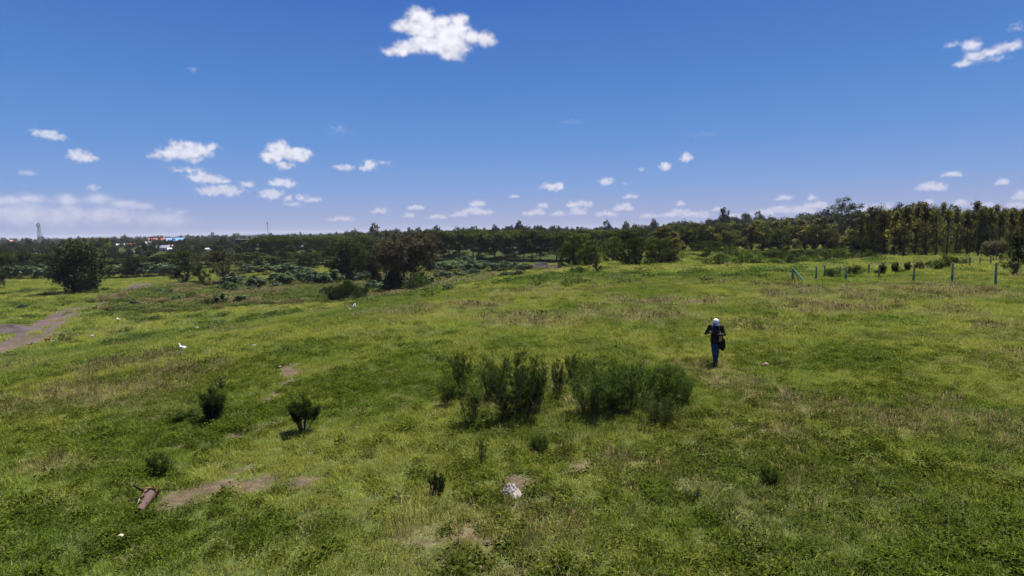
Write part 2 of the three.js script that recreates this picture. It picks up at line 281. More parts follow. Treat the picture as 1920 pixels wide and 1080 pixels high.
{
  const xs = [], zs = [];
  for (let x = -24; x <= 24.001; x += 0.15) xs.push(x);
  for (let s = 0.2, x = 24; x < 6500; s *= 1.09) { x += s; xs.push(x); xs.unshift(-x); }
  for (let d = 6; d <= 34; d += 0.12) zs.push(-d);
  for (let s = 0.14, d = 34; d < 7000; s *= 1.04) { d += s; zs.push(-d); }
  for (let s = 0.3, d = 6; d > -900; s *= 1.25) { d -= s; zs.unshift(-d); }
  const nx = xs.length, nz = zs.length, pos = new Float32Array(nx * nz * 3), col = new Float32Array(nx * nz * 3), uv = new Float32Array(nx * nz * 2), idx = new Uint32Array((nx - 1) * (nz - 1) * 6);
  const litter = [0.085, 0.092, 0.034], turf = [0.085, 0.115, 0.030], dry = [0.15, 0.135, 0.066], earth = [0.125, 0.088, 0.062], far = [0.044, 0.058, 0.016];
  for (let j = 0; j < nz; j++) for (let i = 0; i < nx; i++) {
    const x = xs[i], z = zs[j], k = j * nx + i, h = height(x, z);
    pos.set([x, h, z], k * 3); uv.set([x / 1.7, z / 1.7], k * 2);
    let c;
    if (Math.abs(x) < 260 && z > -320) {
      const q = cover(x, z);
      c = mix3(litter, turf, 0.35 + 0.5 * q.patch); c = mix3(c, dry, q.seed * 0.7); c = mix3(c, far, sstep(60, 140, -z)); c = mix3(c, earth, q.soil * (0.8 + 0.3 * (q.patch - 0.5)));
      c = c.map((v) => v * (0.85 + 0.3 * fbm(x * 3, z * 3, 2)));
    } else { const v = 0.75 + 0.5 * fbm(x * 0.02, z * 0.02, 3); c = far.map((k) => k * v); }
    col.set(c, k * 3);
  }
  let o = 0;
  for (let j = 0; j < nz - 1; j++) for (let i = 0; i < nx - 1; i++) { const a = j * nx + i, b = a + 1, c = a + nx, d = c + 1; idx[o++] = a; idx[o++] = b; idx[o++] = c; idx[o++] = b; idx[o++] = d; idx[o++] = c; }
  const g = new THREE.BufferGeometry();
  g.setAttribute('position', new THREE.BufferAttribute(pos, 3)); g.setAttribute('color', new THREE.BufferAttribute(col, 3)); g.setAttribute('uv', new THREE.BufferAttribute(uv, 2)); g.setIndex(new THREE.BufferAttribute(idx, 1)); g.computeVertexNormals();
  const m = new THREE.MeshPhysicalMaterial({ vertexColors: true, roughness: 1, specularIntensity: 0.05, map: grainMap, bumpMap: grainMap, bumpScale: 0.02 });
  m.color.setRGB(1.4, 1.4, 1.4);
  const ground = new THREE.Mesh(g, m); ground.name = 'ground'; ground.userData.kind = 'structure'; ground.receiveShadow = true; scene.add(ground);
}
// the dirt track: rutted strips of bare earth with ragged edges
{
  const g = new Geo(), r = rngOf(4);
  for (const t of trackLines) {
    const curve = new THREE.CatmullRomCurve3(t.pts.map((p) => V(p.x, 0, p.z))), L = curve.getLength(), n = Math.ceil(L / 0.35), across_ = 9;
    let prev = null;
    for (let i = 0; i <= n; i++) {
      const p = curve.getPointAt(i / n), d = curve.getTangentAt(i / n), sx = -d.z, sz = d.x, row = [];
      for (let k = 0; k < across_; k++) {
        const e = (k / (across_ - 1) - 0.5) * t.w * (1 + 0.45 * (fbm(p.x * 0.9 + (k > 4 ? 50 : 0), p.z * 0.9, 3) - 0.5) * 2), x = p.x + sx * e, z = p.z + sz * e, edge = 1 - Math.abs(k / (across_ - 1) - 0.5) * 2;
        const lump = (fbm(x * 1.7, z * 1.7, 3) - 0.45) * 0.22 * sstep(0, 0.5, edge), v = 0.7 + 0.6 * fbm(x * 1.1 + 9, z * 1.1, 4), u = fbm(x * 0.5, z * 0.5 + 30, 2);
        row.push(g.vert(x, height(x, z) + 0.045 - 0.03 * (edge < 0.01 ? 1 : 0) + lump, z, 0, 1, 0, mix3([0.062 * v, 0.046 * v, 0.044 * v], [0.115 * v, 0.083 * v, 0.069 * v], u)));
      }
      if (prev) for (let k = 0; k < across_ - 1; k++) g.i.push(prev[k], prev[k + 1], row[k], row[k], prev[k + 1], row[k + 1]);
      prev = row;
    }
  }
  const geo = faceUp(g.build());
  const m = new THREE.Mesh(geo, plain([1, 1, 1], 1, { vertexColors: true })); m.name = 'dirt_track'; m.userData.kind = 'structure'; m.receiveShadow = m.castShadow = true; scene.add(m);
}
// the heap of dug earth beside it
function heap(w, d, h, seed, rgb, rough = 0.3, res = 40) {
  const g = new Geo();
  for (let j = 0; j <= res; j++) for (let i = 0; i <= res; i++) {
    const a = i / res * Math.PI * 2, q = j / res, wob = 1 + 0.3 * (fbm(Math.cos(a) * 1.5 + seed, Math.sin(a) * 1.5, 3) - 0.5) * 2, x = Math.cos(a) * q * w * wob, z = Math.sin(a) * q * d * wob;
    const y = h * Math.pow(1 - q, 0.8) * (1 + rough * (fbm(x * 6 / w + seed, z * 6 / w, 4) - 0.5) * 2) + (j === res ? -0.15 : 0) + rough * h * 0.25 * (fbm(x * 22 / w, z * 22 / w + seed, 2) - 0.5), v = 0.75 + 0.5 * fbm(x * 9 / w, z * 9 / w + seed, 3);
    g.vert(x, y, z, 0, 1, 0, [rgb[0] * v, rgb[1] * v, rgb[2] * v]);
  }
  for (let j = 0; j < res; j++) for (let i = 0; i < res; i++) { const a = j * (res + 1) + i, b = a + 1, c = a + res + 1, e = c + 1; g.i.push(a, b, c, b, e, c); }
  return faceUp(g.build());
}
const earthMat = plain([1, 1, 1], 1, { vertexColors: true });
{
  const m = new THREE.Mesh(heap(3.4, 2.2, 1.05, 3, [0.085, 0.068, 0.066], 0.35), earthMat); m.position.set(MOUND.x, MOUND.y - 0.05, MOUND.z); m.rotation.y = 0.4;
  addThing(m, 'soil_heap', 'low heap of dark dug earth beside the dirt track', 'soil heap');
}

// ------------------------------------------------------------------ grass and low herbs (stuff)
const grassMat = leafMat([1, 1, 1], 0.42);
function tuft(seed, n, rad, h0, h1, wid, curl = 0.7) {
  const g = new Geo(), r = rngOf(seed);
  for (let i = 0; i < n; i++) {
    const a = r() * 6.283, q = Math.sqrt(r()) * rad, b = r() * 6.283, lean = V(Math.cos(b), 0, Math.sin(b)), c = r() * 6.283;
    g.blade(V(Math.cos(a) * q, -0.02, Math.sin(a) * q), lean, V(Math.cos(c), 0, Math.sin(c)), lerp(h0, h1, r()), wid * (0.7 + 0.6 * r()), tone(r, 0.26), curl * (0.4 + r() * 0.9));
  }
  return g.build();
}
function herb(seed, n, rad, h, leaf) {
  const g = new Geo(), r = rngOf(seed);
  for (let i = 0; i < n; i++) {
    const a = r() * 6.283, q = Math.sqrt(r()) * rad, y = h * (0.3 + 0.7 * r()) * (1 - 0.5 * (q / rad) ** 2), nn = V((r() - 0.5) * 1.1, 1, (r() - 0.5) * 1.1).normalize(), d = across(nn, r), s = V(0, 0, 0).crossVectors(nn, d);
    g.leaf(V(Math.cos(a) * q, y, Math.sin(a) * q), d, s, leaf * (0.7 + 0.6 * r()), leaf * 0.62 * (0.7 + 0.6 * r()), tone(r, 0.24), 0.45);
  }
  return g.build();
}
function seedGrass(seed, n, rad, h0, h1, wid) {
  const g = new Geo(), r = rngOf(seed);
  for (let i = 0; i < n; i++) {
    const a = r() * 6.283, q = Math.sqrt(r()) * rad, b = r() * 6.283, H = lerp(h0, h1, r()), lx = Math.cos(b) * H * 0.25, lz = Math.sin(b) * H * 0.25, c = r() * 6.283, s = V(Math.cos(c), 0, Math.sin(c)), base = V(Math.cos(a) * q, -0.02, Math.sin(a) * q);
    g.leaf(base, V(lx, H, lz).normalize(), s, H, wid * 0.6, [1.0, 1.0, 0.8], 0.5);
    g.leaf(base.clone().add(V(lx * 0.72, H * 0.72, lz * 0.72)), V(lx * 1.4, H, lz * 1.4).normalize(), s, H * 0.42, wid * 2.0, [1.2, 1.08, 1.12].map((v) => v * (0.8 + 0.4 * r())), 0.4);
  }
  return g.build();
}
const M4 = new THREE.Matrix4(), Q = new THREE.Quaternion(), EUL = new THREE.Euler(), UPV = V(0, 1, 0);
class Scatter {
  constructor(name, geos, mat) { this.name = name; this.sets = geos.map((g) => ({ g, m: [], c: [] })); this.mat = mat; }
  add(x, y, z, s, sy, r, col) {
    const set = this.sets[Math.floor(r() * this.sets.length)];
    EUL.set((r() - 0.5) * 0.25, r() * 6.283, (r() - 0.5) * 0.25); Q.setFromEuler(EUL);
    M4.compose(V(x, y, z), Q, V(s, s * sy, s)); set.m.push(...M4.elements); set.c.push(col[0], col[1], col[2]);
  }
  done() {
    for (const set of this.sets) {
      const n = set.m.length / 16; if (!n) continue;
      const im = new THREE.InstancedMesh(set.g, this.mat, n);
      im.instanceMatrix = new THREE.InstancedBufferAttribute(new Float32Array(set.m), 16); im.instanceColor = new THREE.InstancedBufferAttribute(new Float32Array(set.c), 3);
      im.name = numbered(this.name); im.userData.kind = 'stuff'; im.castShadow = im.receiveShadow = true; scene.add(im);
    }
  }
}
const GREEN = [0.20, 0.268, 0.031], YELLOW = [0.325, 0.335, 0.056], DEEP = [0.112, 0.176, 0.020], STRAW = [0.38, 0.33, 0.15], ROSE = [0.46, 0.40, 0.28];
function grassTint(q, r, x, z) {
  let c = mix3(GREEN, YELLOW, clamp(sstep(0.34, 0.6, q.patch) * 0.65 + sstep(0.36, 0.58, q.wide) * 0.55, 0, 1));
  c = mix3(c, DEEP, q.lush * 0.55); c = mix3(c, STRAW, clamp(q.seed * 0.5 + (1 - sstep(0.26, 0.36, q.patch)) * 0.35, 0, 0.6));
  if (r() < 0.05) c = mix3(c, STRAW, 0.7);
  const v = 0.8 + 0.4 * r(); return [c[0] * v, c[1] * v, c[2] * v];
}
{
  const r = rngOf(101);
  const short = new Scatter('meadow_grass', [tuft(1, 90, 0.2, 0.04, 0.11, 0.0085, 0.5), tuft(2, 90, 0.2, 0.05, 0.13, 0.009, 0.6), tuft(3, 70, 0.18, 0.05, 0.17, 0.009, 0.8)], grassMat);
  const middle = new Scatter('meadow_grass', [tuft(5, 90, 0.42, 0.07, 0.19, 0.016), tuft(6, 80, 0.4, 0.08, 0.25, 0.015, 0.9)], grassMat);
  const distant = new Scatter('meadow_grass', [tuft(8, 90, 0.85, 0.1, 0.3, 0.035), tuft(9, 80, 0.8, 0.12, 0.36, 0.032, 0.9)], grassMat);
  const clover = new Scatter('low_herbs', [herb(11, 80, 0.22, 0.10, 0.036), herb(12, 70, 0.2, 0.14, 0.045), herb(13, 50, 0.16, 0.17, 0.055)], grassMat);
  const cloverFar = new Scatter('low_herbs', [herb(14, 80, 0.5, 0.22, 0.10), herb(15, 80, 0.5, 0.28, 0.12)], grassMat);
  const heads = new Scatter('seeding_grass', [seedGrass(21, 24, 0.25, 0.2, 0.42, 0.007), seedGrass(22, 24, 0.25, 0.25, 0.5, 0.007)], grassMat);
  const headsFar = new Scatter('seeding_grass', [seedGrass(24, 40, 0.6, 0.25, 0.5, 0.02), seedGrass(25, 40, 0.6, 0.3, 0.55, 0.02)], grassMat);
  const each = (d0, d1, gap, f) => { for (let d = d0; d < d1; d += gap) for (let x = -(1.08 * d + 4); x < 1.08 * d + 4; x += gap) { const X = x + (r() - 0.5) * gap * 1.6, D = d + (r() - 0.5) * gap * 1.6; f(X, -D, D); } };
  each(5.5, 34, 0.2, (x, z, d) => {
    if (r() < sstep(22, 33, d)) return;
    const q = cover(x, z); if (r() < sstep(0.25, 0.8, q.soil) * 0.97) return;
    const y = height(x, z), c = grassTint(q, r, x, z), s = (0.7 + 0.6 * r()) * (1 + 0.15 * q.lush) * (1 - 0.4 * q.soil);
    short.add(x, y, z, s, 0.8 + 0.5 * r(), r, c);
    if (r() < 0.1 + 0.55 * sstep(0.45, 0.65, fbm(x * 0.4 + 8, z * 0.4 + 77, 3)) + 0.3 * q.lush) { const v = 0.75 + 0.5 * r(), h = mix3([0.125 * v, 0.21 * v, 0.02 * v], [0.22 * v, 0.29 * v, 0.034 * v], r()); clover.add(x, y, z, 0.7 + 0.7 * r(), 1, r, h); }
    if (r() < 0.2 * q.seed) { const v = 0.8 + 0.4 * r(); heads.add(x, y, z, 0.6 + 0.5 * r(), 1, r, mix3(ROSE, STRAW, r()).map((k) => k * v)); }
  });
  each(20, 74, 0.42, (x, z, d) => {
    if (r() < 1 - sstep(20, 31, d) || r() < sstep(54, 72, d)) return;
    const q = cover(x, z); if (r() < sstep(0.25, 0.8, q.soil)) return;
    const y = height(x, z), c = grassTint(q, r, x, z), s = (0.7 + 0.6 * r()) * (1 + 0.3 * q.lush);
    middle.add(x, y, z, s, 0.8 + 0.5 * r(), r, c);
    if (r() < 0.04 + 0.35 * sstep(0.5, 0.7, fbm(x * 0.3 + 8, z * 0.3 + 77, 3)) + 0.3 * q.lush) { const v = 0.75 + 0.5 * r(); cloverFar.add(x, y, z, 0.5 + 0.5 * r(), 0.8, r, [0.11 * v, 0.205 * v, 0.03 * v]); }
    if (r() < 0.15 * q.seed) { const v = 0.8 + 0.4 * r(); headsFar.add(x, y, z, 0.6 + 0.5 * r(), 0.9, r, mix3(ROSE, STRAW, r()).map((k) => k * v)); }
  });
  each(50, 190, 0.95, (x, z, d) => {
    if (r() < 1 - sstep(50, 68, d)) return;
    const q = cover(x, z); if (r() < sstep(0.25, 0.8, q.soil)) return;
    const y = height(x, z), c = grassTint(q, r, x, z), s = (0.7 + 0.6 * r());
    distant.add(x, y, z, s, 0.8 + 0.5 * r(), r, c);
    if (d < 130 && r() < 0.05 + 0.35 * q.lush + 0.5 * q.scrub) { const v = 0.7 + 0.6 * r(); cloverFar.add(x, y, z, 1.1 + 1.1 * r(), 1.1, r, [0.11 * v, 0.19 * v, 0.04 * v]); }
    if (d < 120 && r() < 0.17 * q.seed) { const v = 0.8 + 0.4 * r(); headsFar.add(x, y, z, 1 + 0.6 * r(), 0.8, r, mix3(ROSE, STRAW, r()).map((k) => k * v)); }
  });
  [short, middle, distant, clover, cloverFar, heads, headsFar].forEach((s) => s.done());
}

// ------------------------------------------------------------------ trees and shrubs: one pattern of each kind, then copies
function pattern(trunkGeo, woodM, crownGeo, leafM, extra = []) {
  const g = new THREE.Group();
  if (trunkGeo) part('trunk', trunkGeo, woodM, g);
  part('crown', crownGeo, leafM, g);
  for (const [n, geo, m] of extra) part(n, geo, m, g);
  const b = new THREE.Box3().setFromObject(g); g.userData.size = { h: b.max.y, w: Math.max(b.max.x - b.min.x, b.max.z - b.min.z) * 0.94 };
  return g;
}
const BARK = woodMat([0.085, 0.07, 0.055]), PALEBARK = woodMat([0.24, 0.215, 0.18]), GREYBARK = woodMat([0.17, 0.15, 0.13]);
const one = [1, 1, 1];
function acacia(seed, leafM, { H = 8, R = 4.6, pads = 36, fork = 0.18, n = 170, low = 0.75 } = {}) {
  const r = rngOf(seed), w = new Geo(), c = new Geo(), top = V((r() - 0.5) * 0.5, H * fork, (r() - 0.5) * 0.5);
  w.tube(bough(V(0, -0.3, 0), top, r, 0.06, 4), taper(5, 0.2 * H / 8, 0.13 * H / 8), 7, one);
  const arms = [];
  for (let i = 0; i < 6; i++) { const a = i / 6 * 6.283 + r(), q = R * (0.3 + 0.25 * r()), p = V(Math.cos(a) * q, H * (0.62 + 0.14 * r()), Math.sin(a) * q); arms.push(p); w.tube(bough(top, p, r, 0.12), taper(5, 0.1 * H / 8, 0.05 * H / 8), 5, one); }
  for (let i = 0; i < pads; i++) {
    const a = i * 2.4 + r() * 0.7, q = R * Math.sqrt((i + 0.4) / pads) * 0.86, y = H * (0.96 - 0.2 * (q / R) ** 2) * (r() < low ? lerp(1, 0.27, r()) : 1 - 0.06 * r()), rad = R * (0.2 + 0.17 * r()), p = V(Math.cos(a) * q, y, Math.sin(a) * q);
    const arm = arms.reduce((m, k) => (k.distanceTo(p) < m.distanceTo(p) ? k : m)); w.tube(bough(arm, p, r, 0.15, 3), taper(4, 0.045 * H / 8, 0.012), 4, one);
    clump(c, p, V(rad, rad * 0.32, rad), n, 0.36 * H / 8, 0.19 * H / 8, r, { up: 0.8, shell: 0.6 });
    for (let k = 0; k < 2; k++) { const e = r() * 6.283; clump(c, V(p.x + Math.cos(e) * rad * 0.9, p.y - rad * 0.18 * r(), p.z + Math.sin(e) * rad * 0.9), V(rad * 0.5, rad * 0.16, rad * 0.5), n * 0.2, 0.34 * H / 8, 0.17 * H / 8, r, { up: 0.9 }); }
  }
  return pattern(w.build(), BARK, c.build(), leafM);
}
function roundTree(seed, leafM, { H = 8, R = 4, base = 0.12, clumps = 46, n = 110, leaf = 0.34, size = 0.3, gap = 0.25, up = 0.4, bark = BARK, top = 0.5, droop = 0, squash = 0.8 } = {}) {
  const r = rngOf(seed), w = new Geo(), c = new Geo(), mid = H * (base + 1) / 2, half = H * (1 - base) / 2, spine = bough(V(0, -0.3, 0), V((r() - 0.5) * R * 0.3, H * 0.82, (r() - 0.5) * R * 0.3), r, 0.05, 5);
  w.tube(spine, taper(6, 0.03 * H, 0.006 * H), 7, one);
  for (let i = 0; i < clumps; i++) {
    const u = unit(r), q = lerp(0.35, 1, Math.pow(r(), 0.6)), y = mid + u.y * half * q * 0.9, wide = 1 - top * clamp((y - mid) / half, 0, 1) ** 2, lump = 1 + gap * (r() - 0.5) * 2, p = V(u.x * R * q * wide * lump, y, u.z * R * q * wide * lump), s = R * size * (0.65 + 0.7 * r());
    const k = clamp((p.y / H) * 4.2 - 0.8, 0, 5), from = spine[Math.floor(k)].clone().lerp(spine[Math.min(5, Math.floor(k) + 1)], k % 1); w.tube(bough(from, p, r, 0.12, 3), taper(4, 0.009 * H, 0.0018 * H), 4, one);
    clump(c, p, V(s, s * squash, s), n, leaf, leaf * 0.5, r, { up, shell: 0.5, droop });
  }
  return pattern(w.build(), bark, c.build(), leafM);
}
function slenderTree(seed, leafM, { H = 12, R = 1.6, base = 0.1, clumps = 32, n = 62, leaf = 0.38, bark = BARK } = {}) {
  const r = rngOf(seed), w = new Geo(), c = new Geo(), spine = bough(V(0, -0.3, 0), V((r() - 0.5) * 1.2, H * 0.96, (r() - 0.5) * 1.2), r, 0.03, 6);
  w.tube(spine, taper(7, 0.014 * H, 0.003 * H), 6, one);
  for (let i = 0; i < clumps; i++) {
    const t = base + (1 - base) * (i + r() * 0.8) / clumps, k = clamp(t * 6, 0, 5.99), from = spine[Math.floor(k)].clone().lerp(spine[Math.floor(k) + 1], k % 1), a = r() * 6.283, q = R * (0.15 + 0.85 * r()) * Math.sin(Math.PI * clamp(0.15 + (t - base) / (1 - base) * 0.8, 0, 1)) , p = V(from.x + Math.cos(a) * q, from.y + 0.5 * q + 0.2, from.z + Math.sin(a) * q), s = R * (0.34 + 0.3 * r());
    w.tube([from, p], [0.004 * H, 0.001 * H], 4, one);
    clump(c, p, V(s, s * 1.15, s), n, leaf, leaf * 0.4, r, { up: 0.15, droop: 0.5, shell: 0.5 });
  }
  return pattern(w.build(), bark, c.build(), leafM);
}
// a leafy bush of big blades on short stems
function bigLeafShrub(seed, leafM, { H = 2.6, R = 1.9, clumps = 34, n = 46, leaf = 0.38 } = {}) {
  const r = rngOf(seed), w = new Geo(), c = new Geo();
  for (let i = 0; i < clumps; i++) {
    const a = r() * 6.283, q = R * Math.sqrt(r()) * 0.85, y = H * (0.94 - 0.55 * (q / R) ** 2) * (0.55 + 0.45 * r()), p = V(Math.cos(a) * q, y, Math.sin(a) * q);
    w.tube(bough(V(p.x * 0.2, -0.15, p.z * 0.2), p, r, 0.1, 3), taper(4, 0.035, 0.012), 4, one);
    clump(c, p, V(0.48, 0.34, 0.48), n, leaf, leaf * 0.62, r, { up: 1.3, shell: 0.4, k: 0.28 });
  }
  return pattern(w.build(), BARK, c.build(), leafM);
}
// many upright stems with thin twigs and needle-fine leaves
function wispyShrub(seed, leafM, { H = 2, R = 0.8, stems = 24, twigs = 24, bare = 0.1, leaf = 0.08, n = 17, spread = 1.6 } = {}) {
  const r = rngOf(seed), w = new Geo(), c = new Geo();
  for (let i = 0; i < stems; i++) {
    const a = r() * 6.283, q = R * Math.sqrt(r()), h = H * (0.72 + 0.28 * r()) * (1 - 0.28 * (q / R) ** 2), end = V(Math.cos(a) * q, h, Math.sin(a) * q), path = bough(V(Math.cos(a) * q * 0.22 * spread, -0.08, Math.sin(a) * q * 0.22 * spread), end, r, 0.05, 5);
    w.tube(path, taper(6, 0.011, 0.003), 4, one);
    for (let k = 0; k < twigs; k++) {
      const t = bare + (1 - bare) * Math.pow(r(), 0.75), m = clamp(t * 5, 0, 4.99), from = path[Math.floor(m)].clone().lerp(path[Math.floor(m) + 1], m % 1), d = unit(r); d.y = Math.abs(d.y) * 0.7 + 0.55; d.normalize();
      const L = H * (0.07 + 0.09 * r()) * (1.35 - 0.5 * t), tip = from.clone().addScaledVector(d, L);
      w.tube([from, tip], [0.003, 0.0015], 3, one);
      for (let j = 0; j < n; j++) { const b = from.clone().lerp(tip, 0.15 + 0.9 * r()), e = unit(r).multiplyScalar(0.8).add(d).normalize(), s = across(e, r); c.leaf(b, e, s, leaf * (0.6 + 0.8 * r()), leaf * 0.17 * (0.7 + 0.6 * r()), tone(r, 0.28)); }
    }
  }
  return pattern(w.build(), BARK, c.build(), leafM);
}
// leaf colours: what a leaf reflects and lets through together
const L_ACACIA = leafMat([0.125, 0.185, 0.036], 0.42), L_ACACIA2 = leafMat([0.17, 0.205, 0.044], 0.42), L_DARK = leafMat([0.056, 0.086, 0.030], 0.3), L_DARK2 = leafMat([0.094, 0.138, 0.035], 0.38), L_OLIVE = leafMat([0.26, 0.29, 0.07], 0.48), L_GOLD = leafMat([0.34, 0.33, 0.08], 0.48), L_EUCA = leafMat([0.20, 0.24, 0.14], 0.38), L_GREY = leafMat([0.215, 0.20, 0.095], 0.4), L_BIG = leafMat([0.27, 0.38, 0.235], 0.32), L_BIG2 = leafMat([0.235, 0.365, 0.165], 0.34), L_WISP = leafMat([0.118, 0.20, 0.040], 0.44), L_WISP2 = leafMat([0.16, 0.27, 0.045], 0.42), L_SCRUB = leafMat([0.165, 0.25, 0.048], 0.42), L_FAR = leafMat([0.085, 0.115, 0.055], 0.3), L_LIGHT = leafMat([0.30, 0.36, 0.08], 0.4);
const KIND = {
  acacia: [acacia(31, L_ACACIA), acacia(32, L_ACACIA, { R: 4.2, pads: 34, fork: 0.25 }), acacia(33, L_ACACIA2, { R: 5, pads: 38, low: 0.7 })],
  lowAcacia: [acacia(36, L_ACACIA, { H: 5, R: 5, pads: 46, fork: 0.16, n: 150, low: 0.85 })],
  dome: [roundTree(37, L_ACACIA, { H: 5, R: 4.6, base: -0.12, clumps: 84, n: 80, leaf: 0.3, size: 0.2, up: 0.8, squash: 0.4, top: 0.35 })],
  dark: [roundTree(41, L_DARK, { base: -0.06, R: 4.4, clumps: 96, n: 95, size: 0.27, leaf: 0.42 }), roundTree(42, L_DARK2, { base: -0.02, R: 3.6, clumps: 70, n: 95, leaf: 0.4 })],
  open: [roundTree(45, L_DARK2, { base: -0.04, R: 3.0, clumps: 46, n: 85, gap: 0.5, size: 0.24, leaf: 0.3, top: 0.8 }), roundTree(46, L_GREY, { base: 0.0, R: 2.9, clumps: 44, n: 75, gap: 0.5, size: 0.24, leaf: 0.3, top: 0.8 })],
  wood: [roundTree(51, L_OLIVE, { base: 0.04, R: 3, clumps: 46, n: 75, leaf: 0.4 }), roundTree(52, L_GOLD, { base: 0.04, R: 2.6, clumps: 44, n: 75, leaf: 0.4 }), roundTree(53, L_DARK2, { base: 0.02, R: 3.2, clumps: 46, n: 75, leaf: 0.4 })],
  slender: [slenderTree(61, L_OLIVE), slenderTree(62, L_GOLD, { R: 1.3 }), slenderTree(63, L_OLIVE, { R: 1.9, base: 0.06, clumps: 36 }), slenderTree(64, L_DARK2, { R: 1.8, base: 0.04, clumps: 36 })],
  euca: [roundTree(71, L_EUCA, { H: 14, R: 4.6, base: 0.30, clumps: 34, n: 105, size: 0.22, gap: 0.4, leaf: 0.4, bark: PALEBARK, top: 0.25, droop: 0.5 })],
  scrub: [roundTree(81, L_SCRUB, { H: 2, R: 2, base: -0.1, clumps: 30, n: 70, leaf: 0.22, size: 0.34, top: 0.3 }), roundTree(82, L_WISP, { H: 2, R: 1.8, base: -0.1, clumps: 30, n: 70, leaf: 0.22, size: 0.34, top: 0.3 })],
  big: [bigLeafShrub(91, L_BIG), bigLeafShrub(92, L_BIG2, { R: 2.2, clumps: 30 }), bigLeafShrub(93, L_BIG, { R: 1.6, clumps: 22, leaf: 0.34 })],
  wisp: [wispyShrub(1, L_WISP), wispyShrub(2, L_WISP, { R: 1, stems: 30 }), wispyShrub(3, L_WISP2, { R: 0.6, stems: 15 }), wispyShrub(4, L_WISP, { R: 0.9, stems: 30 })],
};
{ // a half-bare tree: crooked limbs, many thin grey twigs, a thin veil of leaves
  const scraggly = (seed) => {
    const r = rngOf(seed), w = new Geo(), c = new Geo(), H = 8;
    for (let t = 0; t < 3; t++) {
      const foot = V((r() - 0.5) * 1.4, -0.3, (r() - 0.5) * 1.4), fork = V(foot.x * 1.6, H * 0.3, foot.z * 1.6); w.tube(bough(foot, fork, r, 0.08), taper(5, 0.19, 0.13), 6, one);
      for (let i = 0; i < 6; i++) {
        const a = r() * 6.283, q = 1.2 + 2.2 * r(), knee = V(fork.x + Math.cos(a) * q, H * (0.5 + 0.28 * r()), fork.z + Math.sin(a) * q); w.tube(bough(fork, knee, r, 0.15), taper(5, 0.1, 0.05), 5, one);
        for (let k = 0; k < 9; k++) {
          const d = unit(r); d.y = d.y * 0.6 + 0.35; const tip = knee.clone().addScaledVector(d, 0.8 + 1.4 * r()); tip.y = clamp(tip.y - (k > 5 ? 1.8 : 0), 0.9, H); w.tube(bough(knee, tip, r, 0.2, 3), taper(4, 0.035, 0.012), 4, [1.2, 1.15, 1.1]);
          for (let j = 0; j < 4; j++) { const e = tip.clone().addScaledVector(unit(r), 0.7); w.tube([tip, e], [0.012, 0.006], 3, [1.4, 1.35, 1.3]); }
          clump(c, tip, V(0.75, 0.6, 0.75), 84, 0.27, 0.15, r, { up: 0.3, shell: 0.7, droop: 0.3 });
        }
      }
    }
    return pattern(w.build(), GREYBARK, c.build(), L_GREY);
  };
  KIND.scraggly = [scraggly(77), scraggly(78)];
}
const turn = rngOf(900);
function stand(kind, v, g, h, w, name, label, category, group, mat) {
  const src = KIND[kind][v % KIND[kind].length], o = src.clone(), { h: H, w: W } = src.userData.size;
  o.userData = {}; o.position.set(g.x, g.y - 0.02, g.z); o.rotation.y = turn() * 6.283; o.scale.set(w / W, h / H, w / W);
  if (mat) o.traverse((m) => { if (m.name === 'crown') m.material = mat; });
  return addThing(o, name, label, category, group);
}
// foot of the plant seen at (px, base), its top at the height of line `top`, so many pixels wide
function plant(kind, v, px, base, top, w, ...rest) { const g = groundAt(px, base); return stand(kind, v, g, metres(base - top, g.depth) * 1.01, metres(w, g.depth), ...rest); }
// a plant whose foot is hidden: so many metres away
function plantFar(kind, v, px, dist, top, w, ...rest) { const g = bearingAt(px, dist), r = rayOf(px, top), tip = camera.position.y + r.y / Math.hypot(r.x, r.z) * dist; return stand(kind, v, g, Math.max(1, tip - g.y), metres(w, g.depth), ...rest); }

// the wispy shrubs in the middle of the meadow
[[862, 740, 655, 58, 0, 'wispy dark green shrub at the back left of the meadow thicket'], [925, 748, 652, 74, 1, 'tall wispy shrub at the back of the thicket behind the largest bush'], [968, 784, 646, 104, 3, 'largest wispy dark green bush in the left half of the thicket'], [1004, 768, 664, 58, 0, 'wispy shrub at the right side of the largest thicket bush'], [885, 797, 700, 50, 2, 'slim wispy shrub with bare stems at the front left of the thicket'], [836, 760, 706, 40, 2, 'small thin shrub at the far left end of the thicket'], [1044, 747, 670, 27, 2, 'narrow upright shrub standing alone in the gap of the thicket'], [1079, 717, 660, 54, 0, 'wispy shrub at the back right of the gap in the thicket'], [1112, 778, 668, 92, 3, 'broad wispy bush at the left of the right-hand thicket half'], [1182, 766, 658, 96, 1, 'tall broad wispy bush in the middle of the right-hand thicket half'], [1246, 748, 676, 76, 0, 'wispy shrub near the right end of the thicket, toward the person'], [1280, 758, 702, 44, 2, 'low wispy shrub at the extreme right end of the thicket'], [1242, 792, 742, 76, 1, 'pale green low shrub in front of the right end of the thicket'], [1150, 776, 690, 70, 3, 'wispy bush between the two broad bushes of the right-hand thicket half']]
  .forEach(([px, b, t, w, v, label]) => plant('wisp', v, px, b, t - 2, w * 1.2, 'wispy_shrub', label, 'shrub', 'wispy shrubs of the meadow thicket', /pale green/.test(label) ? L_WISP2 : null));
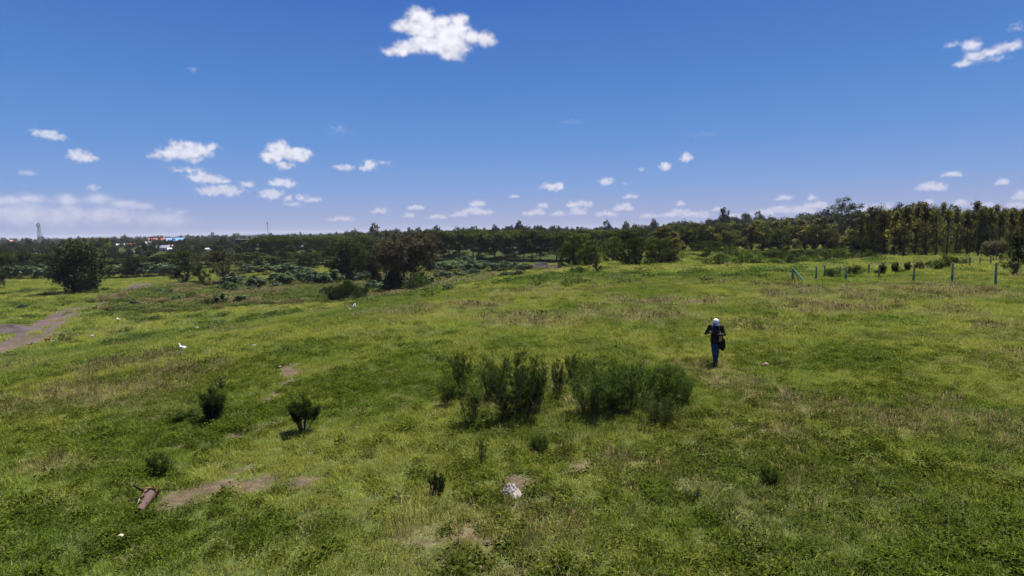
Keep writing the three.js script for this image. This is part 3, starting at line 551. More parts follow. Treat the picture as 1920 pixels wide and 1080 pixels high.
{
  const dome = (seed, o) => wispyShrub(seed, L_WISP, o);
  KIND.ball = [dome(11, { H: 1, R: 0.46, stems: 30, twigs: 40, bare: 0.48, leaf: 0.05, n: 18, spread: 0.5 })];
  KIND.column = [dome(12, { H: 1, R: 0.32, stems: 24, twigs: 40, bare: 0.02, leaf: 0.05, n: 18 })];
  KIND.weed = [dome(13, { H: 0.6, R: 0.3, stems: 16, twigs: 22, bare: 0.06, leaf: 0.05, n: 16 }), dome(14, { H: 0.6, R: 0.18, stems: 6, twigs: 16, bare: 0.15, leaf: 0.04, n: 12 })];
}
plant('ball', 0, 569, 808, 737, 70, 'round_shrub', 'small ball-topped shrub on bare stems standing alone in the grass', 'shrub');
plant('column', 0, 400, 788, 718, 58, 'column_shrub', 'dark dense columnar bush left of the ball-topped shrub', 'shrub', null, L_WISP);
[[300, 890, 842, 58, 0, 'low dark green weed bush above the uprooted stump'], [414, 728, 702, 34, 1, 'small green weed behind the dark columnar bush'], [340, 788, 768, 70, 0, 'low spreading green weed left of the dark columnar bush'], [818, 924, 876, 42, 0, 'tall green weed clump left of the pale stone heap'], [905, 868, 818, 24, 1, 'thin reed-like weed in front of the slim thicket shrub'], [1012, 846, 814, 46, 0, 'dark green grass-like weed clump in front of the thicket gap'], [1300, 936, 912, 40, 1, 'sparse green weed low in the foreground right of the stone heap'], [1445, 905, 870, 50, 0, 'spiky green weed clump in the lush foreground grass on the right']]
  .forEach(([px, b, t, w, v, label]) => plant('weed', v, px, b, t, w, 'weed_clump', label, 'weed', 'weeds in the meadow', /dark|tall/.test(label) ? L_WISP : L_WISP2));
// dead stalks on the right
{
  const stalk = (seed) => { const r = rngOf(seed), g = new Geo(), top = V((r() - 0.5) * 0.1, 0.7, (r() - 0.5) * 0.1), p = bough(V(0, -0.05, 0), top, r, 0.05, 4); g.tube(p, taper(5, 0.006, 0.003), 5, one); for (let i = 0; i < 7; i++) { const f = p[0].clone().lerp(p[4], 0.35 + 0.6 * r()), d = unit(r); d.y = Math.abs(d.y) + 0.8; g.tube([f, f.clone().addScaledVector(d.normalize(), 0.1 + 0.14 * r())], [0.003, 0.0015], 4, one); } return g.build(); };
  const m = woodMat([0.06, 0.05, 0.035]);
  [[1829, 806, 762, 'thin dead stalk standing beside the brown grass on the right'], [1908, 828, 792, 'thin dead stalk at the right edge of the photo'], [1841, 880, 838, 'dead forked stalk, left one of the pair in the right foreground'], [1855, 868, 834, 'dead forked stalk, right one of the pair in the right foreground'], [1486, 770, 746, 'short dark stalk right of the stone near the person'], [1690, 722, 700, 'short dark stalk below the straw patch on the right']].forEach(([px, b, t, label], i) => {
    const g = groundAt(px, b), o = new THREE.Mesh(stalk(i + 3), m), k = metres(b - t, g.depth) / 0.72; o.position.set(g.x, g.y, g.z); o.scale.set(1, k, 1); addThing(o, 'weed_stalk', label, 'stalk', 'dead stalks on the right of the meadow');
  });
}
// trees and bushes of the valley, left and middle
plant('dark', 0, 148, 548, 447, 112, 'broad_tree', 'broad dense dark tree on the left beyond the dirt track', 'tree');
plant('dark', 1, -10, 546, 462, 46, 'broad_tree', 'dark tree cut off by the left edge of the photo', 'tree');
plant('open', 0, 348, 531, 467, 88, 'loose_tree', 'loose dark green tree, left of the pair beyond the track', 'tree', 'pair of loose trees');
plant('open', 1, 420, 533, 460, 86, 'loose_tree', 'loose olive tree, right of the pair beyond the track', 'tree', 'pair of loose trees');
plant('open', 0, 378, 531, 492, 44, 'loose_tree', 'small loose tree between the pair beyond the track', 'tree');
plant('dark', 1, 652, 524, 446, 92, 'broad_tree', 'dense dark tree behind the round bush in the valley', 'tree');
plant('dark', 0, 694, 518, 447, 66, 'broad_tree', 'dark tree between the dense tree and the half-bare tree', 'tree');
plant('scraggly', 0, 764, 544, 431, 112, 'half_bare_tree', 'large half-bare grey tree with a veil of thin leaves', 'tree');
plant('scraggly', 1, 722, 538, 437, 64, 'half_bare_tree', 'smaller half-bare tree left of the large grey one', 'tree');
plant('open', 0, 748, 545, 492, 50, 'loose_tree', 'dark green sapling at the foot of the half-bare trees', 'tree');
[[782, 546, 506, 54, 'dark bushy growth at the right foot of the half-bare tree'], [738, 547, 500, 44, 'dark bushy growth between the trunks of the half-bare trees'], [706, 540, 498, 46, 'dark bushy growth at the left foot of the half-bare trees']].forEach(([px, b, t, w, l], i) => plant('scrub', i, px, b, t, w, 'foot_bush', l, 'bush', 'bushes under the half-bare trees', L_DARK2));
KIND.bush = [roundTree(84, L_WISP, { H: 2.4, R: 2.2, base: -0.1, clumps: 60, n: 110, leaf: 0.2, size: 0.24, top: 0.25 })];
plant('bush', 0, 648, 564, 524, 80, 'round_bush', 'round dark green bush at the edge of the meadow', 'bush');
plant('scrub', 0, 574, 502, 476, 52, 'green_bush', 'yellow-green bush between the flat-topped acacia and dark tree', 'bush', null, L_SCRUB);
plant('acacia', 0, 514, 494, 441, 96, 'acacia_tree', 'flat-topped acacia standing alone left of the dark valley trees', 'tree', 'acacia trees');
[[600, 482, 441, 74, 'acacia in the gap between the lone acacia and the dark trees'], [556, 480, 443, 60, 'acacia just right of the lone flat-topped acacia'], [632, 478, 440, 60, 'acacia behind the left side of the dense dark tree'], [676, 480, 440, 66, 'acacia behind the right side of the dense dark tree'], [470, 482, 452, 40, 'small acacia right of the dark unfinished building']].forEach(([px, b, t, w, l], i) => plant('acacia', i, px, b, t, w, 'acacia_tree', l, 'tree', 'acacia trees'));
const grove = [[818, 487, 431, 60], [832, 486, 435, 42], [843, 482, 432, 52], [861, 480, 432, 54], [886, 483, 429, 62], [903, 485, 433, 48], [928, 484, 430, 62], [947, 488, 433, 62], [964, 482, 431, 52], [982, 487, 429, 60], [998, 488, 432, 58], [1014, 487, 430, 56], [1043, 488, 432, 64], [1058, 490, 437, 58], [1074, 495, 435, 66], [1093, 486, 430, 62], [1118, 484, 431, 62], [1140, 482, 432, 60], [1163, 480, 430, 64], [1184, 478, 428, 66]];
grove.forEach(([px, b, t, w], i) => plant('acacia', i * 2 + (i >> 2), px, b, t, w * 1.28, 'acacia_tree', `acacia with layered crown, ${ORD[i]} from the left in the acacia grove`, 'tree', 'acacia grove'));
plant('dome', 0, 1194, 497, 443, 92, 'acacia_tree', 'low wide acacia reaching the ground, left of the two in front', 'tree', 'acacia trees');
plant('dome', 0, 1234, 494, 446, 92, 'acacia_tree', 'low wide acacia reaching the ground, right of the two in front', 'tree', 'acacia trees');
[[1076, 501, 438, 76, 'wide dark acacia reaching the ground right of the cut bank'], [1110, 498, 447, 56, 'smaller dark acacia right of the wide one by the bank'], [1152, 490, 442, 60, 'dark acacia just left of the two low wide ones']].forEach(([px, b, t, w, l]) => plant('dome', 0, px, b, t, w, 'acacia_tree', l, 'tree', 'acacia trees'));
plant('scrub', 1, 1264, 492, 456, 46, 'dry_bush', 'brownish dry bush at the right side of the low acacias', 'bush', null, L_GREY);
plant('lowAcacia', 0, 1325, 488, 450, 72, 'acacia_tree', 'small umbrella acacia in front of the wood', 'tree', 'acacia trees');
plant('open', 0, 1120, 510, 484, 30, 'loose_tree', 'small dark sapling in front of the low acacias', 'tree');
plant('scrub', 1, 1085, 512, 497, 46, 'green_bush', 'low bush left of the small dark sapling by the acacias', 'bush');
// the wood in the right half
const wr = rngOf(55);
for (let i = 0, n = 0; i < 42; i++) { const px = 1228 + i * 8.3, back = i % 2; plantFar('wood', Math.floor(wr() * 3), px + wr() * 5, back ? 205 + wr() * 30 : 150 + wr() * 25, (back ? 421 : 428) - 8 * sstep(1228, 1560, px) + (wr() - 0.5) * 14, 38 + wr() * 20, 'wood_tree', `${back ? 'back' : 'front'} row tree, ${ORD[n = i >> 1]} from the left in the olive wood`, 'tree', 'trees of the olive wood'); }
[[1556, 152, 424, 44], [1596, 150, 428, 42], [1612, 140, 424, 40], [1630, 146, 418, 40], [1572, 190, 420, 50], [1604, 200, 416, 44]].forEach(([px, d, t, w], i) => plantFar('wood', i, px, d, t, w, 'wood_tree', `bushy tree, ${ORD[i]} of those around the foot of the tall eucalyptus`, 'tree', 'trees round the tall eucalyptus'));
for (let i = 0; i < 15; i++) plant('scrub', i, 1636 + i * 19, 471 + (i % 3) * 3, 455 + (i % 4) * 3, 34 + (i % 5) * 5, 'understorey_bush', `bush, ${ORD[i]} from the left along the foot of the slender plantation`, 'bush', 'bushes at the foot of the plantation', [L_DARK2, L_SCRUB, L_OLIVE][i % 3]);
for (let i = 0; i < 18; i++) { const b = 476 + ((i * 7) % 11); plant('scrub', i, 822 + i * 19.5, b, b - 6 - (i % 3) * 3, 24 + (i % 4) * 7, 'grove_bush', `low bush, ${ORD[i]} from the left among the acacia trunks`, 'bush', 'bushes among the acacia trunks', [L_DARK2, L_ACACIA][i % 2]); }
plant('euca', 0, 1580, 468, 370, 78, 'eucalyptus_tree', 'tall open eucalyptus rising above the wood', 'tree');
plantFar('euca', 0, 1606, 170, 392, 36, 'eucalyptus_tree', 'slim eucalyptus just right of the tall one', 'tree');
for (let i = 0; i < 48; i++) {
  const row = i % 3, px = 1618 + i * 6.6 + (wr() - 0.5) * 4, v = wr() < 0.12 ? 3 : Math.floor(wr() * 3);
  plantFar('slender', v, px, 120 + row * 20 + wr() * 8, 397 - 9 * wr() - 7 * sstep(1600, 1720, px) + (wr() < 0.25 ? -7 : 4), 28 + wr() * 14, 'slender_tree', `tall slender tree, ${ORD[Math.floor(i / 3)]} from the left in the ${['front', 'middle', 'back'][row]} row of the plantation`, 'tree', 'slender trees of the plantation');
}
plant('dark', 1, 1640, 467, 430, 62, 'broad_tree', 'dark rounded tree in front of the slender plantation', 'tree');
plant('dark', 0, 1718, 466, 449, 24, 'round_bush', 'small round dark bush at the foot of the plantation', 'bush');
plant('open', 0, 1904, 516, 432, 64, 'loose_tree', 'thin-trunked dark tree at the right edge of the photo', 'tree');
plant('scraggly', 1, 1868, 490, 446, 46, 'half_bare_tree', 'grey half-bare bush beside the tree at the right edge', 'tree');
const sr = rngOf(66);
for (let i = 0; i < 46; i++) { const px = 1345 + i * 9.4 + (sr() - 0.5) * 8, edge = lerp(497, 476, sstep(1430, 1760, px)), b = edge - (i % 3) * 8 - sr() * 3; plant('scrub', Math.floor(sr() * 2), px, b, b - 12 - sr() * 10, 34 + sr() * 30, 'scrub_bush', `low green bush, ${ORD[i]} from the left in the scrub before the wood`, 'bush', 'scrub in front of the wood', [null, L_DARK2, L_SCRUB][Math.floor(sr() * 3)]); }
{ // a cut bank of dark earth below the acacias
  for (const [px, py, w, h, label] of [[1012, 503, 40, 11, 'cut bank of purplish earth below the acacia grove'], [1048, 505, 34, 8, 'lower end of the cut earth bank beside the small bush']]) { const g = groundAt(px, py), m = new THREE.Mesh(heap(metres(w, g.depth), metres(w * 0.35, g.depth), metres(h, g.depth), px, [0.075, 0.056, 0.055], 0.4), earthMat); m.position.set(g.x, g.y - 0.05, g.z); addThing(m, 'earth_bank', label, 'earth bank'); }
}
// the hedge plants along the fence
[[1558, 520, 501, 32], [1604, 516, 494, 40], [1655, 514, 491, 16], [1648, 515, 503, 24], [1679, 512, 489, 18], [1690, 511, 503, 22], [1702, 508, 488, 15], [1724, 506, 487, 24], [1742, 505, 486, 26], [1757, 506, 485, 28], [1769, 503, 473, 30], [1786, 496, 478, 22], [1806, 497, 483, 24]]
  .forEach(([px, b, t, w], i) => plant(w < 20 ? 'column' : 'scrub', i, px, b, t, w, 'hedge_shrub', `dark hedge shrub, ${ORD[i]} from the left along the back fence row`, 'shrub', 'hedge along the fence', L_DARK2));
// the big-leaved shrubs of the gully
[[12, 522, 497, 40], [38, 523, 496, 42], [64, 522, 497, 42], [90, 522, 498, 40], [206, 521, 497, 42], [230, 521, 498, 44], [254, 520, 497, 44], [278, 518, 497, 42], [300, 518, 494, 46], [322, 516, 494, 44]].forEach(([px, b, t, w], i) => plant('big', i, px, b, t, w, 'big_leaf_shrub', `big-leaved green shrub, ${ORD[i]} from the left in the hedge line beyond the track`, 'shrub', 'big-leaved shrubs beyond the track'));
[[440, 536, 509, 50], [428, 546, 526, 44], [466, 512, 494, 40], [482, 540, 514, 46], [500, 516, 492, 50], [520, 532, 510, 48], [542, 516, 492, 54], [538, 533, 509, 48], [572, 530, 500, 56], [596, 530, 507, 46], [622, 532, 505, 60], [474, 549, 535, 30], [520, 540, 527, 24], [612, 556, 536, 30], [684, 528, 508, 36], [704, 544, 524, 44], [726, 548, 530, 36], [736, 536, 510, 40], [790, 530, 512, 40]].forEach(([px, b, t, w], i) => plant('big', i, px, b, t, w, 'big_leaf_shrub', `grey-green big-leaved shrub, ${ORD[i]} of the clump left of the half-bare tree`, 'shrub', 'big-leaved shrubs in the gully'));
[[812, 508, 488, 46], [838, 510, 489, 50], [864, 508, 487, 50], [890, 510, 488, 52], [872, 492, 480, 46], [916, 510, 490, 46], [940, 508, 488, 50], [962, 507, 490, 44], [984, 507, 493, 40], [830, 522, 506, 40], [858, 520, 507, 38], [841, 546, 531, 26], [886, 516, 502, 36], [806, 536, 518, 40], [948, 520, 508, 32], [968, 518, 506, 34]].forEach(([px, b, t, w], i) => plant('big', i, px, b, t, w, 'big_leaf_shrub', `grey-green big-leaved shrub, ${ORD[i]} of the thicket below the acacia grove`, 'shrub', 'big-leaved shrubs below the grove'));
[[175, 550, 541, 26], [196, 545, 538, 20], [250, 576, 562, 24], [305, 575, 560, 26], [334, 566, 552, 26], [300, 552, 541, 24], [390, 572, 556, 34], [415, 570, 548, 34], [452, 568, 552, 30], [360, 560, 546, 30], [318, 553, 541, 22], [42, 578, 570, 24], [272, 560, 551, 20]].forEach(([px, b, t, w], i) => plant(i % 3 ? 'big' : 'scrub', i, px, b, t, w, 'low_shrub', `low leafy shrub, ${ORD[i]} among those scattered right of the track`, 'shrub', 'low shrubs right of the track'));
// pale dry brush in the gully: too dense to count
{
  const r = rngOf(71), g1 = herb(31, 90, 0.7, 0.55, 0.16), s = new Scatter('gully_brush', [g1, herb(32, 90, 0.7, 0.7, 0.18)], grassMat);
  for (let i = 0; i < 9000; i++) { const z0 = SCRUB[Math.floor(r() * SCRUB.length)], a = r() * 6.283, q = Math.sqrt(r()) * 1.05, x = z0.x + Math.cos(a) * q * z0.rx, z = z0.z + Math.sin(a) * q * z0.rz, n = fbm(x * 0.35, z * 0.35, 3); if (n < 0.42) continue; const v = 0.7 + 0.6 * r(), c = mix3([0.26, 0.33, 0.09], [0.40, 0.35, 0.17], sstep(0.48, 0.6, fbm(x * 0.2 + 5, z * 0.2 + 3, 2))); s.add(x, height(x, z), z, 0.6 + 0.9 * r(), 0.7 + 0.5 * r(), r, c.map((k) => k * v)); }
  s.done();
}
// trees between the houses, far left
const fr = rngOf(88);
for (let i = 0; i < 48; i++) { const px = -10 + i * 13.6 + (fr() - 0.5) * 12, near_ = i % 2; plantFar(near_ ? 'acacia' : 'wood', Math.floor(fr() * 3), px, near_ ? 190 + fr() * 60 : 300 + fr() * 130, near_ ? 470 + fr() * 14 : 455 + fr() * 13, near_ ? 40 + fr() * 26 : 16 + fr() * 14, 'valley_tree', `${near_ ? 'low spreading' : 'upright'} tree, ${ORD[i >> 1]} from the left in the ${near_ ? 'nearer' : 'farther'} belt before the houses`, 'tree', 'trees before the houses', near_ ? [L_ACACIA, L_DARK2][i % 4 === 1 ? 0 : 1] : L_FAR); }
for (let i = 0; i < 7; i++) plantFar('wood', 1, 116 + i * 14, 360, 446 - (i % 2) * 1.5 - (i > 3 ? 2 : 0), 26, 'pale_tree', `pale green tree, ${ORD[i]} from the left above the broad dark tree`, 'tree', 'pale trees on the skyline', L_LIGHT);
for (let i = 0; i < 26; i++) { const px = 800 + i * 17.5; plantFar('wood', i, px, 290 + fr() * 60, 434 - 12 * sstep(900, 1250, px) + fr() * 6, 34 + fr() * 14, 'back_tree', `dark tree, ${ORD[i]} from the left in the belt behind the acacia grove`, 'tree', 'belt behind the acacia grove', [L_DARK2, L_ACACIA, L_FAR][i % 3]); }
// where the houses stand: bearing, foot, width, wall and roof height in pixels, colours, label
const WHITE = [0.68, 0.66, 0.64], RUST = [0.30, 0.115, 0.075], TIN = [0.55, 0.56, 0.58], CREAM = [0.5, 0.42, 0.34], REDROOF = [0.34, 0.08, 0.075], BLUEROOF = [0.10, 0.27, 0.58], PINK = [0.46, 0.33, 0.30];
const HOUSES = [[224, 463, 10, 3, 3, WHITE, TIN, 'small white house, left of the white pair before the red shed'], [235, 463, 9, 3, 3.4, WHITE, TIN, 'small white house, right of the white pair before the red shed'], [247, 464, 14, 4, 4, [0.3, 0.16, 0.13], RUST, 'house with a rusty brown roof below the red shed'], [267, 460, 12, 3, 3, CREAM, TIN, 'pale house with a tin roof below the red shed'], [278, 458, 10, 2.6, 3, WHITE, WHITE, 'white-roofed house just below the red shed'], [255, 476, 6, 3, 2, WHITE, WHITE, 'tiny white hut in front of the far houses'], [305, 471, 22, 6, 5, [0.32, 0.33, 0.34], [0.16, 0.17, 0.2], 'grey house with a dark roof below the blue shed'], [323, 466, 13, 5, 3, CREAM, [0.4, 0.33, 0.27], 'cream house right of the grey house'], [318, 471, 6, 3, 3, WHITE, WHITE, 'small white gabled hut right of the grey house'], [388, 470, 13, 2.5, 3, WHITE, [0.7, 0.7, 0.7], 'house with a pale roof between the two loose trees'], [294, 485, 17, 2, 3, PINK, [0.55, 0.47, 0.42], 'low house with a pinkish pale roof nearest the track'], [57, 476, 8, 5, 3, [0.34, 0.12, 0.09], RUST, 'red-brown house in the cluster at the far left'], [64, 473, 9, 4, 3, WHITE, TIN, 'white house in the cluster at the far left'], [73, 472, 9, 3, 2, PINK, PINK, 'pinkish low house in the cluster at the far left'], [55, 483, 10, 3, 2.4, WHITE, TIN, 'white hut in front of the cluster at the far left'], [190, 479, 26, 3.5, 2, [0.4, 0.42, 0.46], TIN, 'long grey house with a pale eave beside the broad tree'], [27, 456, 13, 3, 3, CREAM, [0.5, 0.27, 0.17], 'house with an orange roof on the far left skyline'], [480, 465, 9, 3.5, 2.5, CREAM, TIN, 'pale house right of the dark unfinished building'], [574, 453, 11, 4, 3, WHITE, [0.5, 0.4, 0.35], 'white two-roomed house on the skyline above the acacias'], [566, 466, 7, 3, 2.2, WHITE, TIN, 'small white house below the skyline house above the acacias'], [582, 466, 7, 2.6, 2, WHITE, TIN, 'small tin-roofed hut right of the small white house'], [905, 452, 12, 2.6, 3, WHITE, TIN, 'white house half hidden by the acacia grove'], [1186, 434, 14, 4, 5, PINK, [0.42, 0.3, 0.26], 'house with a pinkish roof on the skyline above the grove']].concat([[299, 455, 36], [330, 456, 31], [461, 473, 34], [461, 460, 34]]);
// the far-off wood: one mass along the skyline
{
  const r = rngOf(89), lite = (seed, H, R) => { const c = new Geo(), q = rngOf(seed); c.tube([V(0, -0.3, 0), V(0, H * 0.7, 0)], [0.25, 0.08], 5, [0.8, 0.7, 0.6]); for (let i = 0; i < 16; i++) { const u = unit(q), p = V(u.x * R * 0.7, H * (0.6 + 0.32 * u.y), u.z * R * 0.7); clump(c, p, V(R * 0.42, R * 0.36, R * 0.42), 34, 0.7, 0.5, q, { up: 0.5 }); } return c.build(); };
  const s = new Scatter('far_woodland', [lite(1, 8, 3.4), lite(2, 10, 2.4), lite(3, 7, 4)], leafMat([1, 1, 1], 0.25));
  for (let i = 0; i < 11600; i++) {
    const near_ = i > 7600, d = near_ ? 270 + 700 * Math.pow(r(), 1.3) : 380 + 2600 * Math.pow(r(), 1.7), px = near_ ? -700 + r() * 1540 : -700 + r() * 3300, g = bearingAt(px, d);
    if (px < 640 && (d < 1000 && !near_ || HOUSES.some(([hx, hb, hw]) => Math.abs(px - hx) < hw * 0.5 + 2200 / d && d < groundAt(hx, hb).depth * 1.05 && 447 + (5.1 - g.y - 5.5) * FOCAL / d < hb - 4))) continue;
    const v = 0.7 + 0.6 * r(), c = mix3([0.062, 0.09, 0.044], [0.12, 0.145, 0.05], r() * r()); s.add(g.x, g.y, g.z, near_ ? 0.4 + 0.4 * r() : 0.6 + 0.75 * r(), 0.7 + 0.7 * r() * r() + (px > 900 ? 0.15 : 0), r, c.map((k) => k * v));
  }
  s.done();
}

// ------------------------------------------------------------------ houses, sheds, masts
const box = (w, h, d, x = 0, y = 0, z = 0) => { const g = new THREE.BoxGeometry(w, h, d); g.translate(x, y, z); return g; };
function gable(w, d, rise, over, thick) {
  const s = new THREE.Shape(), a = d / 2 + over; s.moveTo(-a, 0); s.lineTo(0, rise); s.lineTo(a, 0); s.lineTo(a, -thick); s.lineTo(0, rise - thick); s.lineTo(-a, -thick); s.closePath();
  const g = new THREE.ExtrudeGeometry(s, { depth: w + 2 * over, bevelEnabled: false }); g.translate(0, 0, -(w / 2 + over)); g.rotateY(Math.PI / 2); return g;
}
const doorMat = plain([0.08, 0.06, 0.05], 0.7), glassMat = plain([0.03, 0.035, 0.04], 0.15), frameMat = plain([0.5, 0.48, 0.45], 0.7);
function house(px, base, wpx, hpx, rpx, wall, roof, label, { turn: ry = 0.15, windows = 2, category = 'house', name = 'house', deep = 0.7, metal = 0.5 } = {}) {
  const g = groundAt(px, base), k = g.depth / FOCAL, w = wpx * k, h = hpx * k, rise = rpx * k, d = w * deep, o = new THREE.Group();
  part('wall', box(w, h + 1.2, d, 0, h / 2 - 0.6, 0), plain(wall, 0.9), o);
  const gb = new THREE.Shape(); gb.moveTo(-d / 2, 0); gb.lineTo(d / 2, 0); gb.lineTo(0, rise * 0.93); gb.closePath();
  for (const sgn of [-1, 1]) { const e = new THREE.ExtrudeGeometry(gb, { depth: 0.15, bevelEnabled: false }); e.rotateY(Math.PI / 2); e.translate(sgn > 0 ? w / 2 - 0.17 : -w / 2 + 0.02, h, 0); part('gable_wall', e, o.children[0].material, o); }
  const rg = gable(w, d, rise, 0.35, 0.1); rg.translate(0, h + 0.09, 0); part('roof', rg, plain(roof, metal), o);
  part('door', box(w * 0.1, h * 0.72, 0.06, w * 0.1, h * 0.36, d / 2 + 0.02), doorMat, o);
  for (let i = 0; i < windows; i++) { const x = w * lerp(-0.36, 0.36, windows > 1 ? i / (windows - 1) : 0.1); const f = part('window', box(w * 0.13 / Math.max(1, windows / 3), h * 0.38, 0.06, x, h * 0.6, d / 2 + 0.025), frameMat, o); part('pane', box(w * 0.1 / Math.max(1, windows / 3), h * 0.3, 0.03, x, h * 0.6, d / 2 + 0.052), glassMat, f); }
  o.position.set(g.x, g.y, g.z); o.rotation.y = Math.atan2(-g.x, -g.z) + ry;
  return addThing(o, name, label, category, name === 'house' ? 'far houses' : undefined);
}
house(299, 455, 36, 4.5, 4, [0.24, 0.1, 0.09], REDROOF, 'long shed with a dull red roof on the left skyline', { turn: 0.05, windows: 6, name: 'shed', category: 'building', deep: 0.5 });
house(330, 456, 31, 4.5, 5.5, [0.24, 0.13, 0.11], BLUEROOF, 'long shed with a bright blue roof on the left skyline', { turn: 0.1, windows: 6, name: 'shed', category: 'building', deep: 0.5 });
HOUSES.filter((h) => h.length > 3)
  .forEach(([px, b, w, h, r, a, c, l]) => house(px, b, w, h, r, a, c, l, { turn: (fr() - 0.5) * 0.9 }));
house(932, 438, 26, 4, 2.5, [0.45, 0.47, 0.5], [0.42, 0.46, 0.52], 'pale grey warehouse on the skyline behind the acacia grove', { name: 'shed', category: 'building', windows: 5 });
house(1362, 426, 28, 9, 3, [0.36, 0.34, 0.33], [0.3, 0.29, 0.3], 'grey building on the skyline behind the wood', { name: 'shed', category: 'building', windows: 5 });
{ // the dark unfinished block: slabs, columns and brick infill with open window holes
  const g = groundAt(461, 473), k = g.depth / FOCAL, w = 32 * k, H = 24 * k, d = w * 0.6, fl = H / 3, o = new THREE.Group(), conc = plain([0.11, 0.105, 0.105], 0.9), brick = plain([0.065, 0.06, 0.065], 0.95), rim = plain([0.42, 0.40, 0.37], 0.8);
  for (let s = 0; s <= 3; s++) part('floor_slab', box(w, 0.22, d, 0, s * fl, 0), s === 3 ? rim : conc, o);
  for (let s = 0; s < 3; s++) for (let i = 0; i <= 5; i++) for (const sz of [-1, 1]) part('column', box(0.28, fl - 0.22, 0.28, -w / 2 + 0.14 + (w - 0.28) * i / 5, s * fl + fl / 2, sz * (d / 2 - 0.16)), conc, o);
  for (let s = 0; s < 3; s++) for (let i = 0; i < 5; i++) for (const sz of [-1, 1]) { part('parapet', box(w / 5 - 0.34, fl * 0.4, 0.15, -w / 2 + w * (i + 0.5) / 5, s * fl + 0.11 + fl * 0.2, sz * (d / 2 - 0.2)), brick, o); }
  for (const sx of [-1, 1]) part('end_wall', box(0.2, H - 0.3, d - 0.7, sx * (w / 2 - 0.16), H / 2, 0), brick, o);
  part('core_wall', box(w * 0.94, H - 0.3, 0.2, 0, H / 2, 0), brick, o);
  o.position.set(g.x, g.y, g.z); o.rotation.y = Math.atan2(-g.x, -g.z) + 0.12; addThing(o, 'unfinished_building', 'dark unfinished three-storey building with a pale roof edge', 'building');
}
const steel = plain([0.28, 0.28, 0.3], 0.5, { metalness: 0.3 });
function rod(a, b, r, sides = 5) { const g = new Geo(); g.tube([a, b], [r, r], sides, one); return g.build(); }
{ // lattice mast with panel antennas
  const b = bearingAt(73, 640), H = 5.1 - b.y + metres(30, b.depth), o = new THREE.Group(), legs = [], s0 = 1.5, s1 = 0.5;
  const corner = (i, t) => { const s = lerp(s0, s1, t); return V([-1, 1, 1, -1][i] * s, H * t, [-1, -1, 1, 1][i] * s); };
  for (let i = 0; i < 4; i++) part('leg', rod(corner(i, 0), corner(i, 1), 0.14), steel, o);
  for (let q = 0; q < 9; q++) for (let i = 0; i < 4; i++) { part('brace', rod(corner(i, q / 9), corner((i + 1) % 4, (q + 1) / 9), 0.07, 4), steel, o); part('brace', rod(corner((i + 1) % 4, q / 9), corner(i, (q + 1) / 9), 0.07, 4), steel, o); }
  for (let i = 0; i < 6; i++) { const a = i / 6 * 6.283; part('panel_antenna', box(0.55, 2.4, 0.3, Math.cos(a) * 1.35, H * 0.9, Math.sin(a) * 1.35), frameMat, o); part('bracket', rod(V(0, H * 0.9, 0), V(Math.cos(a) * 1.3, H * 0.9, Math.sin(a) * 1.3), 0.09, 4), steel, o); }
  part('spike', rod(V(0, H - 0.2, 0), V(0, H + 3.4, 0), 0.07), steel, o);
  o.position.set(b.x, b.y, b.z); addThing(o, 'lattice_mast', 'lattice mast with antennas on the far left skyline', 'mast');
}
function thinMast(px, dist, top, label, r) { const b = bearingAt(px, dist), ray = rayOf(px, top), H = 5.1 + ray.y / Math.hypot(ray.x, ray.z) * dist - b.y, o = new THREE.Group(); part('pole', rod(V(0, 0, 0), V(0, H, 0), r, 8), steel, o); part('antenna', box(r * 5, r * 6, r * 5, 0, H - r * 3, 0), steel, o); for (let i = 0; i < 3; i++) { const a = i * 2.094 + 0.5; part('guy_wire', rod(V(0, H * 0.85, 0), V(Math.cos(a) * H * 0.4, 0, Math.sin(a) * H * 0.4), 0.03, 4), steel, o); } o.position.set(b.x, b.y, b.z); addThing(o, 'guyed_mast', label, 'mast'); }
thinMast(502, 600, 417, 'thin guyed mast on the skyline above the lone acacia', 0.2);
thinMast(1346, 700, 399, 'faint thin mast on the skyline above the olive wood', 0.12);
{ // water tank on a stand
  const b = bearingAt(1083, 520), H = 5.1 - b.y + metres(4.5, b.depth), o = new THREE.Group();
  for (const [x, z] of [[-1, -1], [1, -1], [1, 1], [-1, 1]]) part('leg', rod(V(x * 0.9, 0, z * 0.9), V(x * 0.8, H - 2, z * 0.8), 0.13), steel, o);
  part('platform', box(2.6, 0.2, 2.6, 0, H - 1.9, 0), steel, o); const t = new THREE.CylinderGeometry(1.25, 1.3, 1.8, 18); t.translate(0, H - 0.9, 0); part('tank', t, plain([0.04, 0.04, 0.05], 0.5), o); const c = new THREE.ConeGeometry(1.25, 0.4, 18); c.translate(0, H + 0.2, 0); part('lid', c, plain([0.04, 0.04, 0.05], 0.5), o);
  o.position.set(b.x, b.y, b.z); addThing(o, 'water_tank', 'small dark water tank on a stand on the skyline', 'water tank');
}

